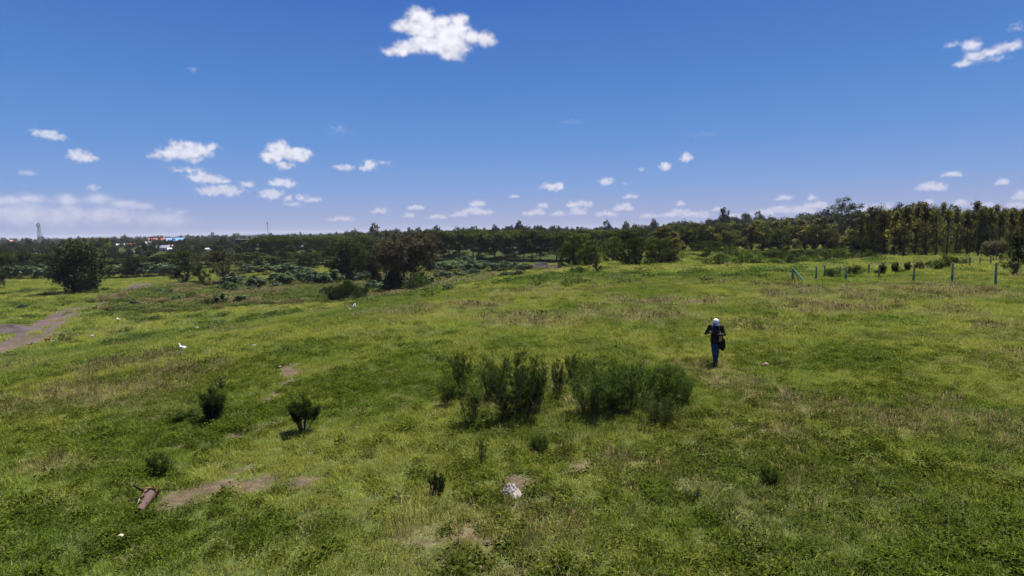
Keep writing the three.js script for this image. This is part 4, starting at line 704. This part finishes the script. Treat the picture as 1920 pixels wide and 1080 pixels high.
// ------------------------------------------------------------------ fence posts
{
  const conc = plain([0.34, 0.295, 0.25], 0.95, { map: grainMap, bumpMap: grainMap, bumpScale: 0.004 }), green = plain([0.045, 0.155, 0.125], 0.75);
  const post = (h, w, wrapped) => {
    const o = new THREE.Group(), g = new THREE.CylinderGeometry(w * 0.58, w * 0.7, h, 4, 6); g.rotateY(Math.PI / 4); g.translate(0, h / 2 - 0.1, 0); part('shaft', g, conc, o);
    const c = new THREE.CylinderGeometry(0.02, w * 0.58, 0.06, 4); c.rotateY(Math.PI / 4); c.translate(0, h - 0.07, 0); part('cap', c, conc, o);
    if (wrapped) { const s = new THREE.CylinderGeometry(w * 0.7, w * 0.75, h * wrapped, 10, 3, true); s.translate(0, h * wrapped / 2 - 0.02, 0); part('green_sleeve', s, green, o); }
    return o;
  };
  [[1486, 527, 501, 0.5], [1530, 525, 497, 0.42], [1586, 525, 498, 0.4], [1648, 521, 494, 0], [1713, 527, 493, 0.38], [1785, 528, 491, 0.36], [1866.5, 532, 490, 0.34]].forEach(([px, b, t, s], i) => {
    const g = groundAt(px, b), h = metres(b - t, g.depth), o = post(h, 0.13, s); o.position.set(g.x, g.y, g.z); o.rotation.y = 0.3 + i; o.rotation.z = (turn() - 0.5) * 0.04;
    addThing(o, 'fence_post', `concrete fence post${s ? ' with green foot' : ''}, ${ORD[i]} from the left in the front row`, 'fence post', 'fence posts of the front row');
    if (i === 0) for (const [q, dz, len] of [[0.55, 0.1, 0.9], [0.85, -0.25, 1.0]]) { const foot = groundAt(1503 + q * 3, 527), m = new THREE.Mesh(rod(V(0, h * len - 0.12, 0), V(foot.x - g.x, foot.y - g.y - 0.1, foot.z - g.z + dz * 3), 0.065, 6), dz > 0 ? green : conc); m.position.set(g.x + 0.1, g.y, g.z + dz * 0.5); addThing(m, 'fence_brace', dz > 0 ? 'green slanting brace leaning on the leftmost fence post' : 'pale slanting brace leaning on the leftmost fence post', 'fence brace'); }
  });
  [[1546, 519, 495], [1575, 519, 497], [1629, 513, 493], [1818, 499, 480], [1837, 499, 480], [1857, 496, 478], [1874, 491, 475]].forEach(([px, b, t], i) => { const g = groundAt(px, b), o = post(metres(b - t, g.depth), 0.13, i < 2 ? 0.3 : 0); o.position.set(g.x, g.y, g.z); o.rotation.y = i; addThing(o, 'fence_post', `grey fence post, ${ORD[i]} from the left in the back row by the hedge`, 'fence post', 'fence posts of the back row'); });
}

// ------------------------------------------------------------------ soft bodies from distance fields
function iso(f, lo, hi, cell) {
  const n = [0, 1, 2].map((k) => Math.ceil((hi[k] - lo[k]) / cell) + 1), val = new Float32Array(n[0] * n[1] * n[2]), id = new Int32Array(val.length).fill(-1), P = [], I = [];
  const at = (x, y, z) => (z * n[1] + y) * n[0] + x;
  for (let z = 0; z < n[2]; z++) for (let y = 0; y < n[1]; y++) for (let x = 0; x < n[0]; x++) val[at(x, y, z)] = f(lo[0] + x * cell, lo[1] + y * cell, lo[2] + z * cell);
  for (let z = 0; z < n[2] - 1; z++) for (let y = 0; y < n[1] - 1; y++) for (let x = 0; x < n[0] - 1; x++) {
    let c = 0, sx = 0, sy = 0, sz = 0;
    for (let e = 0; e < 12; e++) {
      const ax = e >> 2, u = e & 1, w = (e >> 1) & 1, a = [x, y, z], b = [x, y, z]; a[(ax + 1) % 3] += u; b[(ax + 1) % 3] += u; a[(ax + 2) % 3] += w; b[(ax + 2) % 3] += w; b[ax] += 1;
      const va = val[at(...a)], vb = val[at(...b)]; if ((va < 0) === (vb < 0)) continue;
      const t = va / (va - vb); sx += a[0] + (b[0] - a[0]) * t; sy += a[1] + (b[1] - a[1]) * t; sz += a[2] + (b[2] - a[2]) * t; c++;
    }
    if (c) { id[at(x, y, z)] = P.length / 3; P.push(lo[0] + sx / c * cell, lo[1] + sy / c * cell, lo[2] + sz / c * cell); }
  }
  for (let z = 1; z < n[2] - 1; z++) for (let y = 1; y < n[1] - 1; y++) for (let x = 1; x < n[0] - 1; x++) {
    const v = val[at(x, y, z)];
    for (let ax = 0; ax < 3; ax++) {
      const q = [x, y, z]; q[ax]++; const v2 = val[at(...q)]; if ((v < 0) === (v2 < 0)) continue;
      const b = [0, 0, 0], c = [0, 0, 0]; b[(ax + 1) % 3] = 1; c[(ax + 2) % 3] = 1;
      const A = id[at(x - b[0] - c[0], y - b[1] - c[1], z - b[2] - c[2])], B = id[at(x - c[0], y - c[1], z - c[2])], C = id[at(x, y, z)], D = id[at(x - b[0], y - b[1], z - b[2])];
      if (A < 0 || B < 0 || C < 0 || D < 0) continue;
      if (v < 0) I.push(A, B, C, A, C, D); else I.push(A, C, B, A, D, C);
    }
  }
  const g = new THREE.BufferGeometry(); g.setAttribute('position', new THREE.Float32BufferAttribute(P, 3)); g.setIndex(I); g.computeVertexNormals(); return g;
}
const seg = (x, y, z, a, b, ra, rb) => { const ex = b[0] - a[0], ey = b[1] - a[1], ez = b[2] - a[2], t = clamp(((x - a[0]) * ex + (y - a[1]) * ey + (z - a[2]) * ez) / (ex * ex + ey * ey + ez * ez + 1e-9), 0, 1); return Math.hypot(x - a[0] - ex * t, y - a[1] - ey * t, z - a[2] - ez * t) - lerp(ra, rb, t); };
const ell = (x, y, z, c, r) => { const a = (x - c[0]) / r[0], b = (y - c[1]) / r[1], d = (z - c[2]) / r[2], k = Math.hypot(a, b, d), m = Math.min(r[0], r[1], r[2]); return (k - 1) * m * (k > 1 ? 1 : 1); };
const smin = (a, b, k) => { const h = Math.max(k - Math.abs(a - b), 0) / k; return Math.min(a, b) - h * h * k / 4; };
const chain = (x, y, z, list, k) => list.reduce((m, s) => smin(m, seg(x, y, z, ...s), k), 9);

// ------------------------------------------------------------------ the person
{
  const g = groundAt(1341, 684), o = new THREE.Group(), S = metres(87, g.depth) / 1.76 / Math.cos(0.2);
  const skin = plain([0.085, 0.042, 0.026], 0.6), dark = plain([0.012, 0.012, 0.016], 0.85), grey = plain([0.055, 0.055, 0.065], 0.85), denim = plain([0.022, 0.042, 0.085], 0.9), white = plain([0.72, 0.74, 0.8], 0.8), navy = plain([0.10, 0.15, 0.34], 0.8), black = plain([0.008, 0.008, 0.01], 0.8), tan = plain([0.3, 0.17, 0.06], 0.8), shoe = plain([0.03, 0.03, 0.035], 0.7);
  // joints; the figure faces +z, its right hand is at -x
  const J = { neck: [0, 1.47, 0.02], head: [0, 1.585, 0.07], shR: [-0.185, 1.415, 0.0], shL: [0.185, 1.415, 0.0], elR: [-0.335, 1.17, 0.07], wrR: [-0.135, 1.235, 0.235], elL: [0.30, 1.145, 0.03], wrL: [0.135, 1.17, 0.25], hipR: [-0.085, 0.93, 0], hipL: [0.085, 0.93, 0], knR: [-0.055, 0.5, 0.0], knL: [0.055, 0.52, 0.09], anR: [-0.015, 0.09, -0.12], anL: [0.02, 0.09, 0.1] };
  const trunk = [[[0, 0.95, 0], [0, 1.15, 0], 0.135, 0.125], [[0, 1.15, 0], [0, 1.36, 0.01], 0.125, 0.135], [J.shR, J.shL, 0.07, 0.07], [[0, 1.38, 0.01], J.neck, 0.09, 0.056]];
  const legs = [[J.hipR, J.knR, 0.092, 0.062], [J.knR, J.anR, 0.058, 0.038], [J.hipL, J.knL, 0.092, 0.062], [J.knL, J.anL, 0.058, 0.038]];
  const feet = [[J.anR, [-0.02, 0.045, 0.03], 0.04, 0.035], [J.anL, [0.025, 0.04, 0.27], 0.04, 0.035]];
  const arms = [[J.shR, J.elR, 0.056, 0.044], [J.elR, J.wrR, 0.043, 0.029], [J.shL, J.elL, 0.056, 0.044], [J.elL, J.wrL, 0.043, 0.029]];
  const headF = (x, y, z) => { const c = Math.cos(0.45), s = Math.sin(0.45), yy = y - J.head[1], zz = z - J.head[2], Y = yy * c + zz * s, Z = zz * c - yy * s, X = x; let d = ell(X, Y, Z, [0, 0.02, -0.005], [0.076, 0.105, 0.095]); d = smin(d, ell(X, Y, Z, [0, -0.06, 0.03], [0.052, 0.06, 0.055]), 0.04); d = smin(d, seg(X, Y, Z, [0, 0.01, 0.085], [0, -0.025, 0.108], 0.01, 0.016), 0.015); for (const e of [-1, 1]) { d = smin(d, ell(X, Y, Z, [e * 0.08, -0.01, -0.01], [0.012, 0.032, 0.02]), 0.01); d = Math.max(d, -(Math.hypot(X - e * 0.032, Y - 0.012, Z - 0.1) - 0.016)); } d = Math.max(d, -seg(X, Y, Z, [-0.022, -0.062, 0.09], [0.022, -0.062, 0.09], 0.006, 0.006)); return d; };
  const hand = (x, y, z, w, dir, side) => { // palm, four curled fingers, a thumb
    const px_ = [w[0] + dir[0] * 0.05, w[1] + dir[1] * 0.05, w[2] + dir[2] * 0.05]; let d = seg(x, y, z, w, px_, 0.026, 0.033);
    for (let k = 0; k < 4; k++) { const o_ = (k - 1.5) * 0.019, a = [px_[0] + dir[0] * 0.02, px_[1] + dir[1] * 0.02 + o_, px_[2] + dir[2] * 0.02], L = [0.04, 0.045, 0.043, 0.033][k], b = [a[0] + dir[0] * L, a[1] + dir[1] * L, a[2] + dir[2] * L], c = [b[0] + dir[0] * 0.012, b[1], b[2] - 0.03]; d = Math.min(d, smin(seg(x, y, z, a, b, 0.0095, 0.009), seg(x, y, z, b, c, 0.009, 0.0075), 0.006)); }
    const t0 = [w[0] + dir[0] * 0.025, w[1] + 0.025, w[2] + dir[2] * 0.02 + 0.01], t1 = [t0[0] + dir[0] * 0.03, t0[1] + 0.028, t0[2] + 0.012]; return smin(d, seg(x, y, z, t0, t1, 0.013, 0.009), 0.01);
  };
  const dR = [0.75, 0.1, 0.3], dL = [-0.75, 0.1, 0.3];
  const bodyF = (x, y, z) => Math.min(smin(smin(chain(x, y, z, trunk, 0.09), chain(x, y, z, legs, 0.05), 0.08), chain(x, y, z, arms, 0.04), 0.05), 9);
  const all = (x, y, z) => smin(smin(bodyF(x, y, z), chain(x, y, z, feet, 0.03), 0.03), headF(x, y, z), 0.03);
  const figure = iso(all, [-0.46, -0.02, -0.26], [0.42, 1.76, 0.4], 0.0125);
  const hR = iso((x, y, z) => hand(x, y, z, J.wrR, dR, 1), [-0.19, 1.16, 0.18], [0.04, 1.34, 0.34], 0.004), hL = iso((x, y, z) => hand(x, y, z, J.wrL, dL, -1), [-0.04, 1.09, 0.19], [0.19, 1.28, 0.35], 0.004);
  part('body', mergeGeometries([figure, hR, hL]), skin, o);
  const top = (x, y, z) => { const sl = smin(seg(x, y, z, J.shR, J.elR, 0.075, 0.062), seg(x, y, z, J.shL, J.elL, 0.075, 0.062), 0.02), tr = chain(x, y, z, [[[0, 0.84, 0], [0, 1.1, 0], 0.172, 0.155], [[0, 1.1, 0], [0, 1.38, 0.01], 0.152, 0.145], [J.shR, J.shL, 0.085, 0.085], [[0, 1.38, 0], [0, 1.47, 0.01], 0.1, 0.075]], 0.07), d = smin(tr, sl, 0.05) + (fbm(x * 14 + y * 5, y * 16 + z * 9, 2) - 0.5) * 0.012; return Math.max(d, 0.8 - y, y - 1.49); };
  part('jacket', iso(top, [-0.46, 0.78, -0.26], [0.42, 1.52, 0.28], 0.0125), dark, o);
  const sleeve = (x, y, z) => chain(x, y, z, [[J.elL, [0.17, 1.165, 0.2], 0.058, 0.045]], 0.02); part('sleeve', iso(sleeve, [0.05, 1.05, -0.08], [0.4, 1.26, 0.3], 0.0125), grey, o);
  const jeans = (x, y, z) => Math.max(smin(chain(x, y, z, [[J.hipR, J.knR, 0.105, 0.076], [J.knR, J.anR, 0.074, 0.058], [J.hipL, J.knL, 0.105, 0.076], [J.knL, J.anL, 0.074, 0.058]], 0.03), seg(x, y, z, [0, 0.95, 0], [0, 0.99, 0], 0.15, 0.14), 0.06) + (fbm(x * 10 + 3, y * 14, 2) - 0.5) * 0.012, 0.085 - y, y - 1.02);
  part('jeans', iso(jeans, [-0.26, 0.05, -0.26], [0.26, 1.06, 0.26], 0.0125), denim, o);
  part('shoe', iso((x, y, z) => Math.max(seg(x, y, z, [J.anR[0], 0.06, J.anR[2] - 0.02], [-0.02, 0.05, 0.06], 0.055, 0.047), 0.005 - y), [-0.14, -0.02, -0.24], [0.1, 0.15, 0.14], 0.01), shoe, o);
  part('shoe', iso((x, y, z) => Math.max(seg(x, y, z, [J.anL[0], 0.06, J.anL[2] - 0.02], [0.025, 0.05, 0.29], 0.055, 0.047), 0.005 - y), [-0.1, -0.02, -0.02], [0.14, 0.15, 0.37], 0.01), shoe, o);
  // cap, its peak towards the camera and down with the bowed head
  const local = (x, y, z) => { const c = Math.cos(0.45), s = Math.sin(0.45), yy = y - J.head[1], zz = z - J.head[2]; return [x, yy * c + zz * s, zz * c - yy * s]; };
  const cap = part('cap', iso((x, y, z) => { const [X, Y, Z] = local(x, y, z); return Math.max(ell(X, Y, Z, [0, 0.035, -0.005], [0.104, 0.115, 0.118]), 0.03 - Y); }, [-0.13, 1.55, -0.1], [0.13, 1.76, 0.24], 0.008), white, o);
  part('peak', iso((x, y, z) => { const [X, Y, Z] = local(x, y, z); return Math.max(ell(X, 0, Z, [0, 0, 0.07], [0.1, 1, 0.15]), Math.abs(Y - 0.036 + X * X * 2.2 + Math.max(0, Z - 0.09) * 0.25) - 0.007, 0.06 - Z); }, [-0.13, 1.42, 0.02], [0.13, 1.7, 0.36], 0.006), navy, cap);
  part('emblem', (() => { const e = new THREE.SphereGeometry(0.018, 12, 8); e.scale(1, 1, 0.4); e.rotateX(0.2); e.translate(0, J.head[1] + 0.055, J.head[2] + 0.135); return e; })(), navy, cap);
  for (const s of [-1, 1]) { const st = new Geo(); st.tube([V(s * 0.11, 1.2, 0.148), V(s * 0.12, 1.33, 0.152), V(s * 0.125, 1.46, 0.075), V(s * 0.12, 1.49, 0.0), V(s * 0.12, 1.42, -0.12)], [0.018, 0.02, 0.022, 0.022, 0.02], 6, one); part('strap', st.build(), plain([0.12, 0.11, 0.12], 0.8), o); }
  part('belt', (() => { const t = new THREE.TorusGeometry(0.158, 0.012, 6, 28); t.rotateX(Math.PI / 2); t.scale(1, 1, 0.98); t.translate(0, 1.1, 0); return t; })(), tan, o);
  o.position.set(g.x, g.y + 0.02, g.z); o.rotation.y = Math.atan2(-g.x, -g.z); o.scale.setScalar(S);
  addThing(o, 'person', 'person in white cap, dark top and jeans walking with head bowed', 'person');
  const hang = (m, name, label, cat) => { m.position.copy(o.position); m.rotation.copy(o.rotation); m.scale.copy(o.scale); addThing(m, name, label, cat); };
  const bag = new THREE.Group();
  part('pouch', iso((x, y, z) => { const d = ell(x, y, z, [0.2 + (0.95 - y) * 0.12, 0.83, 0.08], [0.13, 0.27, 0.17]); return d + (fbm(x * 12 + z * 7, y * 12, 2) - 0.5) * 0.04; }, [0.06, 0.54, -0.14], [0.48, 1.12, 0.3], 0.0125), black, bag);
  { const st = new Geo(); st.tube([V(0.23, 1.06, 0.1), V(0.2, 1.25, 0.14), V(0.16, 1.45, 0.1), V(0.1, 1.5, 0.0), V(0.14, 1.4, -0.14), V(0.24, 1.06, -0.02)], taper(6, 0.018, 0.018), 6, one); part('strap', st.build(), black, bag); }
  part('flap', iso((x, y, z) => Math.max(Math.abs(x - 0.17) - 0.04, Math.abs(y - 1.0) - 0.09, Math.abs(z - 0.205) - 0.02) - 0.015, [0.08, 0.86, 0.14], [0.27, 1.14, 0.27], 0.01), tan, bag);
  hang(bag, 'shoulder_bag', 'large dark bag hanging at the hip of the person', 'bag');
  const dev = new THREE.Group(); part('case', box(0.16, 0.09, 0.035, 0, 1.255, 0.29), black, dev); part('screen', box(0.13, 0.075, 0.008, 0, 1.315, 0.262), plain([0.02, 0.02, 0.025], 0.2), dev);
  hang(dev, 'handheld_device', 'small dark device held at the chest of the person', 'device');
}

// ------------------------------------------------------------------ goats
{
  const coat = (g, pick) => { const p = g.attributes.position, c = new Float32Array(p.count * 3); for (let i = 0; i < p.count; i++) c.set(pick(p.getX(i), p.getY(i), p.getZ(i)), i * 3); g.setAttribute('color', new THREE.BufferAttribute(c, 3)); return g; };
  const W_ = [0.66, 0.62, 0.56], B_ = [0.16, 0.065, 0.03], K_ = [0.015, 0.013, 0.013], C_ = [0.42, 0.32, 0.24];
  const headParts = (x, y, z, h, f, k) => { let d = seg(x, y, z, h, [h[0] + f[0] * 0.15, h[1] + f[1] * 0.15, h[2]], 0.062, 0.036); for (const s of [-1, 1]) { d = smin(d, seg(x, y, z, [h[0] - 0.03, h[1] + 0.02, s * 0.05], [h[0] - 0.05, h[1] - 0.015, s * 0.15], 0.02, 0.012), 0.02); d = smin(d, seg(x, y, z, [h[0] - 0.02, h[1] + 0.05, s * 0.025], [h[0] - 0.09, h[1] + 0.14, s * 0.05], 0.013, 0.006), 0.012); } return d; };
  const pose = {
    lying: (x, y, z) => { let d = ell(x, y, z, [-0.05, 0.17, 0], [0.4, 0.17, 0.19]); d = smin(d, seg(x, y, z, [0.24, 0.24, 0], [0.36, 0.47, 0], 0.1, 0.062), 0.1); d = smin(d, headParts(x, y, z, [0.38, 0.51, 0], [0.95, -0.3], 0), 0.05); for (const s of [-1, 1]) { d = smin(d, chain(x, y, z, [[[0.22, 0.1, s * 0.12], [0.42, 0.05, s * 0.14], 0.05, 0.036], [[0.42, 0.05, s * 0.14], [0.27, 0.035, s * 0.16], 0.034, 0.026]], 0.02), 0.04); d = smin(d, chain(x, y, z, [[[-0.28, 0.13, s * 0.14], [-0.06, 0.07, s * 0.2], 0.09, 0.045], [[-0.06, 0.07, s * 0.2], [-0.26, 0.035, s * 0.22], 0.036, 0.026]], 0.02), 0.05); } return smin(d, seg(x, y, z, [-0.43, 0.24, 0], [-0.5, 0.2, 0], 0.03, 0.015), 0.04); },
    standing: (x, y, z) => { let d = smin(seg(x, y, z, [-0.3, 0.5, 0], [0.24, 0.49, 0], 0.145, 0.15), ell(x, y, z, [0, 0.44, 0], [0.3, 0.14, 0.15]), 0.1); d = smin(d, seg(x, y, z, [0.26, 0.54, 0], [0.42, 0.76, 0], 0.1, 0.062), 0.1); d = smin(d, headParts(x, y, z, [0.44, 0.79, 0], [0.9, -0.42], 0), 0.05); for (const s of [-1, 1]) { d = smin(d, chain(x, y, z, [[[0.22, 0.42, s * 0.08], [0.21, 0.24, s * 0.08], 0.06, 0.033], [[0.21, 0.24, s * 0.08], [0.22, 0.03, s * 0.08], 0.028, 0.025]], 0.02), 0.05); d = smin(d, chain(x, y, z, [[[-0.28, 0.46, s * 0.08], [-0.2, 0.32, s * 0.09], 0.1, 0.055], [[-0.2, 0.32, s * 0.09], [-0.34, 0.2, s * 0.08], 0.05, 0.03], [[-0.34, 0.2, s * 0.08], [-0.3, 0.03, s * 0.08], 0.027, 0.025]], 0.02), 0.05); } return smin(d, seg(x, y, z, [-0.43, 0.58, 0], [-0.5, 0.62, 0], 0.03, 0.015), 0.04); },
    grazing: (x, y, z) => { let d = smin(seg(x, y, z, [-0.3, 0.5, 0], [0.24, 0.49, 0], 0.145, 0.15), ell(x, y, z, [0, 0.44, 0], [0.3, 0.14, 0.15]), 0.1); d = smin(d, seg(x, y, z, [0.26, 0.5, 0], [0.5, 0.24, 0], 0.1, 0.062), 0.1); d = smin(d, headParts(x, y, z, [0.52, 0.22, 0], [0.5, -0.86], 0), 0.05); for (const s of [-1, 1]) { d = smin(d, chain(x, y, z, [[[0.22, 0.42, s * 0.08], [0.24, 0.24, s * 0.08], 0.06, 0.033], [[0.24, 0.24, s * 0.08], [0.23, 0.03, s * 0.08], 0.028, 0.025]], 0.02), 0.05); d = smin(d, chain(x, y, z, [[[-0.28, 0.46, s * 0.08], [-0.2, 0.32, s * 0.09], 0.1, 0.055], [[-0.2, 0.32, s * 0.09], [-0.34, 0.2, s * 0.08], 0.05, 0.03], [[-0.34, 0.2, s * 0.08], [-0.3, 0.03, s * 0.08], 0.027, 0.025]], 0.02), 0.05); } return smin(d, seg(x, y, z, [-0.43, 0.58, 0], [-0.48, 0.5, 0], 0.03, 0.015), 0.04); },
  };
  const base = Object.fromEntries(Object.entries(pose).map(([k, f]) => [k, iso(f, [-0.58, -0.02, -0.3], [0.72, 1.02, 0.3], 0.018)]));
  const hideMat = plain([1, 1, 1], 0.95, { vertexColors: true });
  const spots = (a, b, s) => (x, y, z) => (fbm(x * 5 + s, y * 5 + z * 4, 2) > 0.55 ? b : a), all = (a) => () => a, faced = (a, b) => (x, y, z) => (x > 0.36 ? b : a);
  // pixel place, pixel length, pose, coat, turn (0 faces right, pi faces left)
  [[343, 656, 17, 'lying', faced(W_, C_), Math.PI - 0.2, 'white goat lying with raised dark head, nearest of the left goats'],
   [351, 628, 14, 'lying', all(W_), 0.3, 'white goat lying flat beside the leafy patch on the slope'],
   [370, 619, 12, 'grazing', spots(W_, [0.5, 0.48, 0.46], 2), Math.PI - 0.3, 'greyish white goat grazing above the goat lying by the leafy patch'],
   [585, 585, 9, 'lying', faced(W_, B_), 0.2, 'small white goat with brown head lying left of the round bush'],
   [665, 583, 12, 'standing', all(W_), -1.2, 'white goat standing in the grass below the round bush'],
   [659, 584, 7, 'lying', all([0.5, 0.46, 0.42]), Math.PI, 'kid lying beside the standing white goat'],
   [101, 641, 12, 'lying', all(W_), 0.35, 'white goat lying beside the dirt track next to a dark one'],
   [90, 642, 8, 'standing', all(B_), 1.3, 'dark brown goat standing left of the white goat by the track'],
   [56, 648, 15, 'lying', all([0.24, 0.085, 0.03]), 0.1, 'reddish brown goat lying on the edge of the dirt track'],
   [222, 604, 12, 'standing', (x, y) => (y > 0.5 ? W_ : C_), Math.PI - 0.5, 'pale-backed brown goat in tall grass right of the track'],
   [118, 575, 8, 'grazing', all(K_), Math.PI, 'black goat grazing beyond the dirt track'],
   [178, 582, 6, 'standing', all([0.07, 0.04, 0.03]), 1.4, 'small dark goat standing where the track fades']]
    .forEach(([px, b, len, k, pick, ry, label]) => {
      const g = groundAt(px, b), m = new THREE.Mesh(coat(base[k].clone(), pick), hideMat), sc = clamp(metres(len, g.depth) / (Math.abs(Math.cos(ry)) * 1.0 + 0.35), 0.55, 1.15); m.scale.setScalar(sc); m.position.set(g.x, g.y + 0.02, g.z); m.rotation.y = ry; addThing(m, 'goat', label, 'goat', 'goats on the slope');
    });
}

// ------------------------------------------------------------------ uprooted stump, stones and scraps
{
  const g = groundAt(280, 944), o = new THREE.Group(), r = rngOf(12), u = g.depth / FOCAL, bark = plain([1, 1, 1], 0.95, { vertexColors: true });
  const logG = new Geo(), a = V(-0.14, 0.07, 0.42), b = V(0.02, 0.15, -0.1), red = [0.11, 0.072, 0.06];
  { const n = 9, path = [], rad = []; for (let i = 0; i < n; i++) { path.push(a.clone().lerp(b, i / (n - 1))); rad.push(0.068 + 0.03 * (i / (n - 1)) ** 2); } logG.tube(path, rad, 16, red); const k0 = logG.vert(a.x, a.y, a.z, -0.5, 0, 0.8, [0.24, 0.16, 0.12]); for (let i = 0; i < 16; i++) logG.i.push(k0, (i + 1) % 16, i); }
  for (let i = 0; i < logG.p.length; i += 3) { const k = 1 + (fbm(logG.p[i] * 60, logG.p[i + 2] * 14 + logG.p[i + 1] * 60, 2) - 0.5) * 0.5; logG.c[i] *= k; logG.c[i + 1] *= k; logG.c[i + 2] *= k; }
  part('log', logG.build(), bark, o);
  for (let i = 0; i < 26; i++) { // the torn root plate: a ring of bent roots round the end of the log
    const t = i / 13 * 6.283 + r() * 0.3, root = new Geo(), ra = 0.1 + 0.03 * r(), e = V(b.x + Math.cos(t) * ra * 0.9, b.y + Math.sin(t) * ra, b.z - 0.02 + 0.05 * (r() - 0.5)), f = V(b.x + Math.cos(t + 0.5) * (ra + 0.02 + 0.06 * r()), Math.max(0.02, b.y + Math.sin(t + 0.8) * (ra + 0.02 + 0.05 * r())), b.z + 0.06 - 0.12 * r()), v = 0.6 + 0.7 * r();
    root.tube(bough(b.clone().add(V(Math.cos(t) * 0.05, Math.sin(t) * 0.05, -0.01)), e, r, 0.3, 3).concat(bough(e, f, r, 0.3, 3).slice(1)), taper(7, 0.028, 0.010), 6, [0.22 * v, 0.135 * v, 0.075 * v]); part('root', root.build(), bark, o);
  }
  const spike = (from, to, r0, col) => { const s = new Geo(); s.tube(bough(from, to, r, 0.04, 4), taper(5, r0, r0 * 0.6), 8, col); const e = s.vert(to.x, to.y, to.z, 0, 1, 0, col); for (let i = 0; i < 8; i++) s.i.push(e, 32 + i, 32 + (i + 1) % 8); return s.build(); };
  tag(part('broken_root', spike(V(-0.03, 0.2, -0.12), V(-0.25, 0.36, -0.2), 0.028, [0.02, 0.016, 0.014]), bark, o), 'black broken root sticking up');
  tag(part('broken_root', spike(V(-0.07, 0.13, -0.08), V(-0.34, 0.13, -0.04), 0.03, [0.022, 0.018, 0.016]), bark, o), 'black broken root pointing left');
  tag(part('bark_strip', spike(V(-0.13, 0.16, -0.08), V(-0.2, 0.03, 0.06), 0.014, [0.5, 0.44, 0.33]), bark, o), 'pale strip of torn bark');
  o.position.set(g.x, g.y - 0.01, g.z); o.rotation.y = Math.atan2(-g.x, -g.z) - 0.05; addThing(o, 'uprooted_stump', 'uprooted tree stump with torn tan roots lying in the grass', 'stump');
}
const stoneGeo = (seed, flat = 0.6) => { const g = new THREE.IcosahedronGeometry(0.5, 4), p = g.attributes.position; for (let i = 0; i < p.count; i++) { const v = V(p.getX(i), p.getY(i), p.getZ(i)), k = 1 + (fbm(v.x * 2 + seed, v.y * 2 + v.z * 1.7, 3) - 0.5) * 0.8; p.setXYZ(i, v.x * k, v.y * k * flat, v.z * k * 0.8); } g.computeVertexNormals(); return g; };
[[1435, 688, 13, 1, [0.42, 0.31, 0.24], 'pinkish tan stone in the grass right of the person', 'stone'], [1420, 686, 7, 2, [0.4, 0.36, 0.33], 'small pale stone left of the tan stone near the person', 'stone'], [914, 1022, 9, 3, [0.38, 0.33, 0.28], 'small greyish stone below the pale stone heap', 'stone'], [924, 1020, 7, 4, [0.38, 0.27, 0.15], 'small tan stone beside the greyish stone below the heap', 'stone'], [904, 1070, 11, 5, [0.44, 0.3, 0.2], 'tan stone at the bottom edge of the photo', 'stone'], [112, 678, 7, 6, [0.7, 0.68, 0.6], 'small white lump in the grass below the dirt track', 'litter'], [477, 650, 6, 7, [0.72, 0.72, 0.7], 'tiny white scrap on the open slope', 'litter'], [172, 633, 9, 8, [0.5, 0.42, 0.36], 'small pale scrap between the two groups of goats', 'litter'], [401, 610, 6, 9, [0.46, 0.33, 0.26], 'tiny pinkish scrap right of the grazing goat', 'litter'], [525, 690, 6, 10, [0.5, 0.45, 0.36], 'tiny pale chip beside the worn path', 'litter']]
  .forEach(([px, py, w, s, c, label, cat]) => { const g = groundAt(px, py), m = new THREE.Mesh(stoneGeo(s), plain(c, 0.9, { map: grainMap, bumpMap: grainMap, bumpScale: 0.01 })); const k = metres(w, g.depth); m.scale.setScalar(k); m.position.set(g.x, g.y + k * 0.22 + 0.03, g.z); m.rotation.y = s; addThing(m, cat === 'stone' ? 'stone' : 'scrap', label, cat); });
{
  const g = groundAt(957, 928), m = new THREE.Mesh(heap(0.23, 0.2, 0.26, 8, [0.42, 0.36, 0.33], 0.4, 48), earthMat); m.position.set(g.x, g.y - 0.01, g.z); addThing(m, 'stone_heap', 'pale grey crumbly heap on the bare patch in the foreground', 'heap');
  const q = groundAt(227, 1018), o = new THREE.Group(), cap = new THREE.SphereGeometry(0.045, 18, 8, 0, Math.PI * 2, 0, Math.PI / 2); cap.scale(1, 0.5, 1); cap.translate(0, 0.13, 0); part('cap', cap, plain([0.55, 0.48, 0.32], 0.8), o); part('stem', rod(V(0, -0.03, 0), V(0, 0.135, 0), 0.009, 8), plain([0.35, 0.3, 0.2], 0.9), o); o.position.set(q.x, q.y, q.z); addThing(o, 'mushroom', 'cream capped mushroom on a thin stalk in the left foreground', 'mushroom');
}


// ------------------------------------------------------------------ thin haze
scene.fog = new THREE.FogExp2(new THREE.Color(0.80, 0.84, 0.95), 0.00009);
renderer.render(scene, camera);
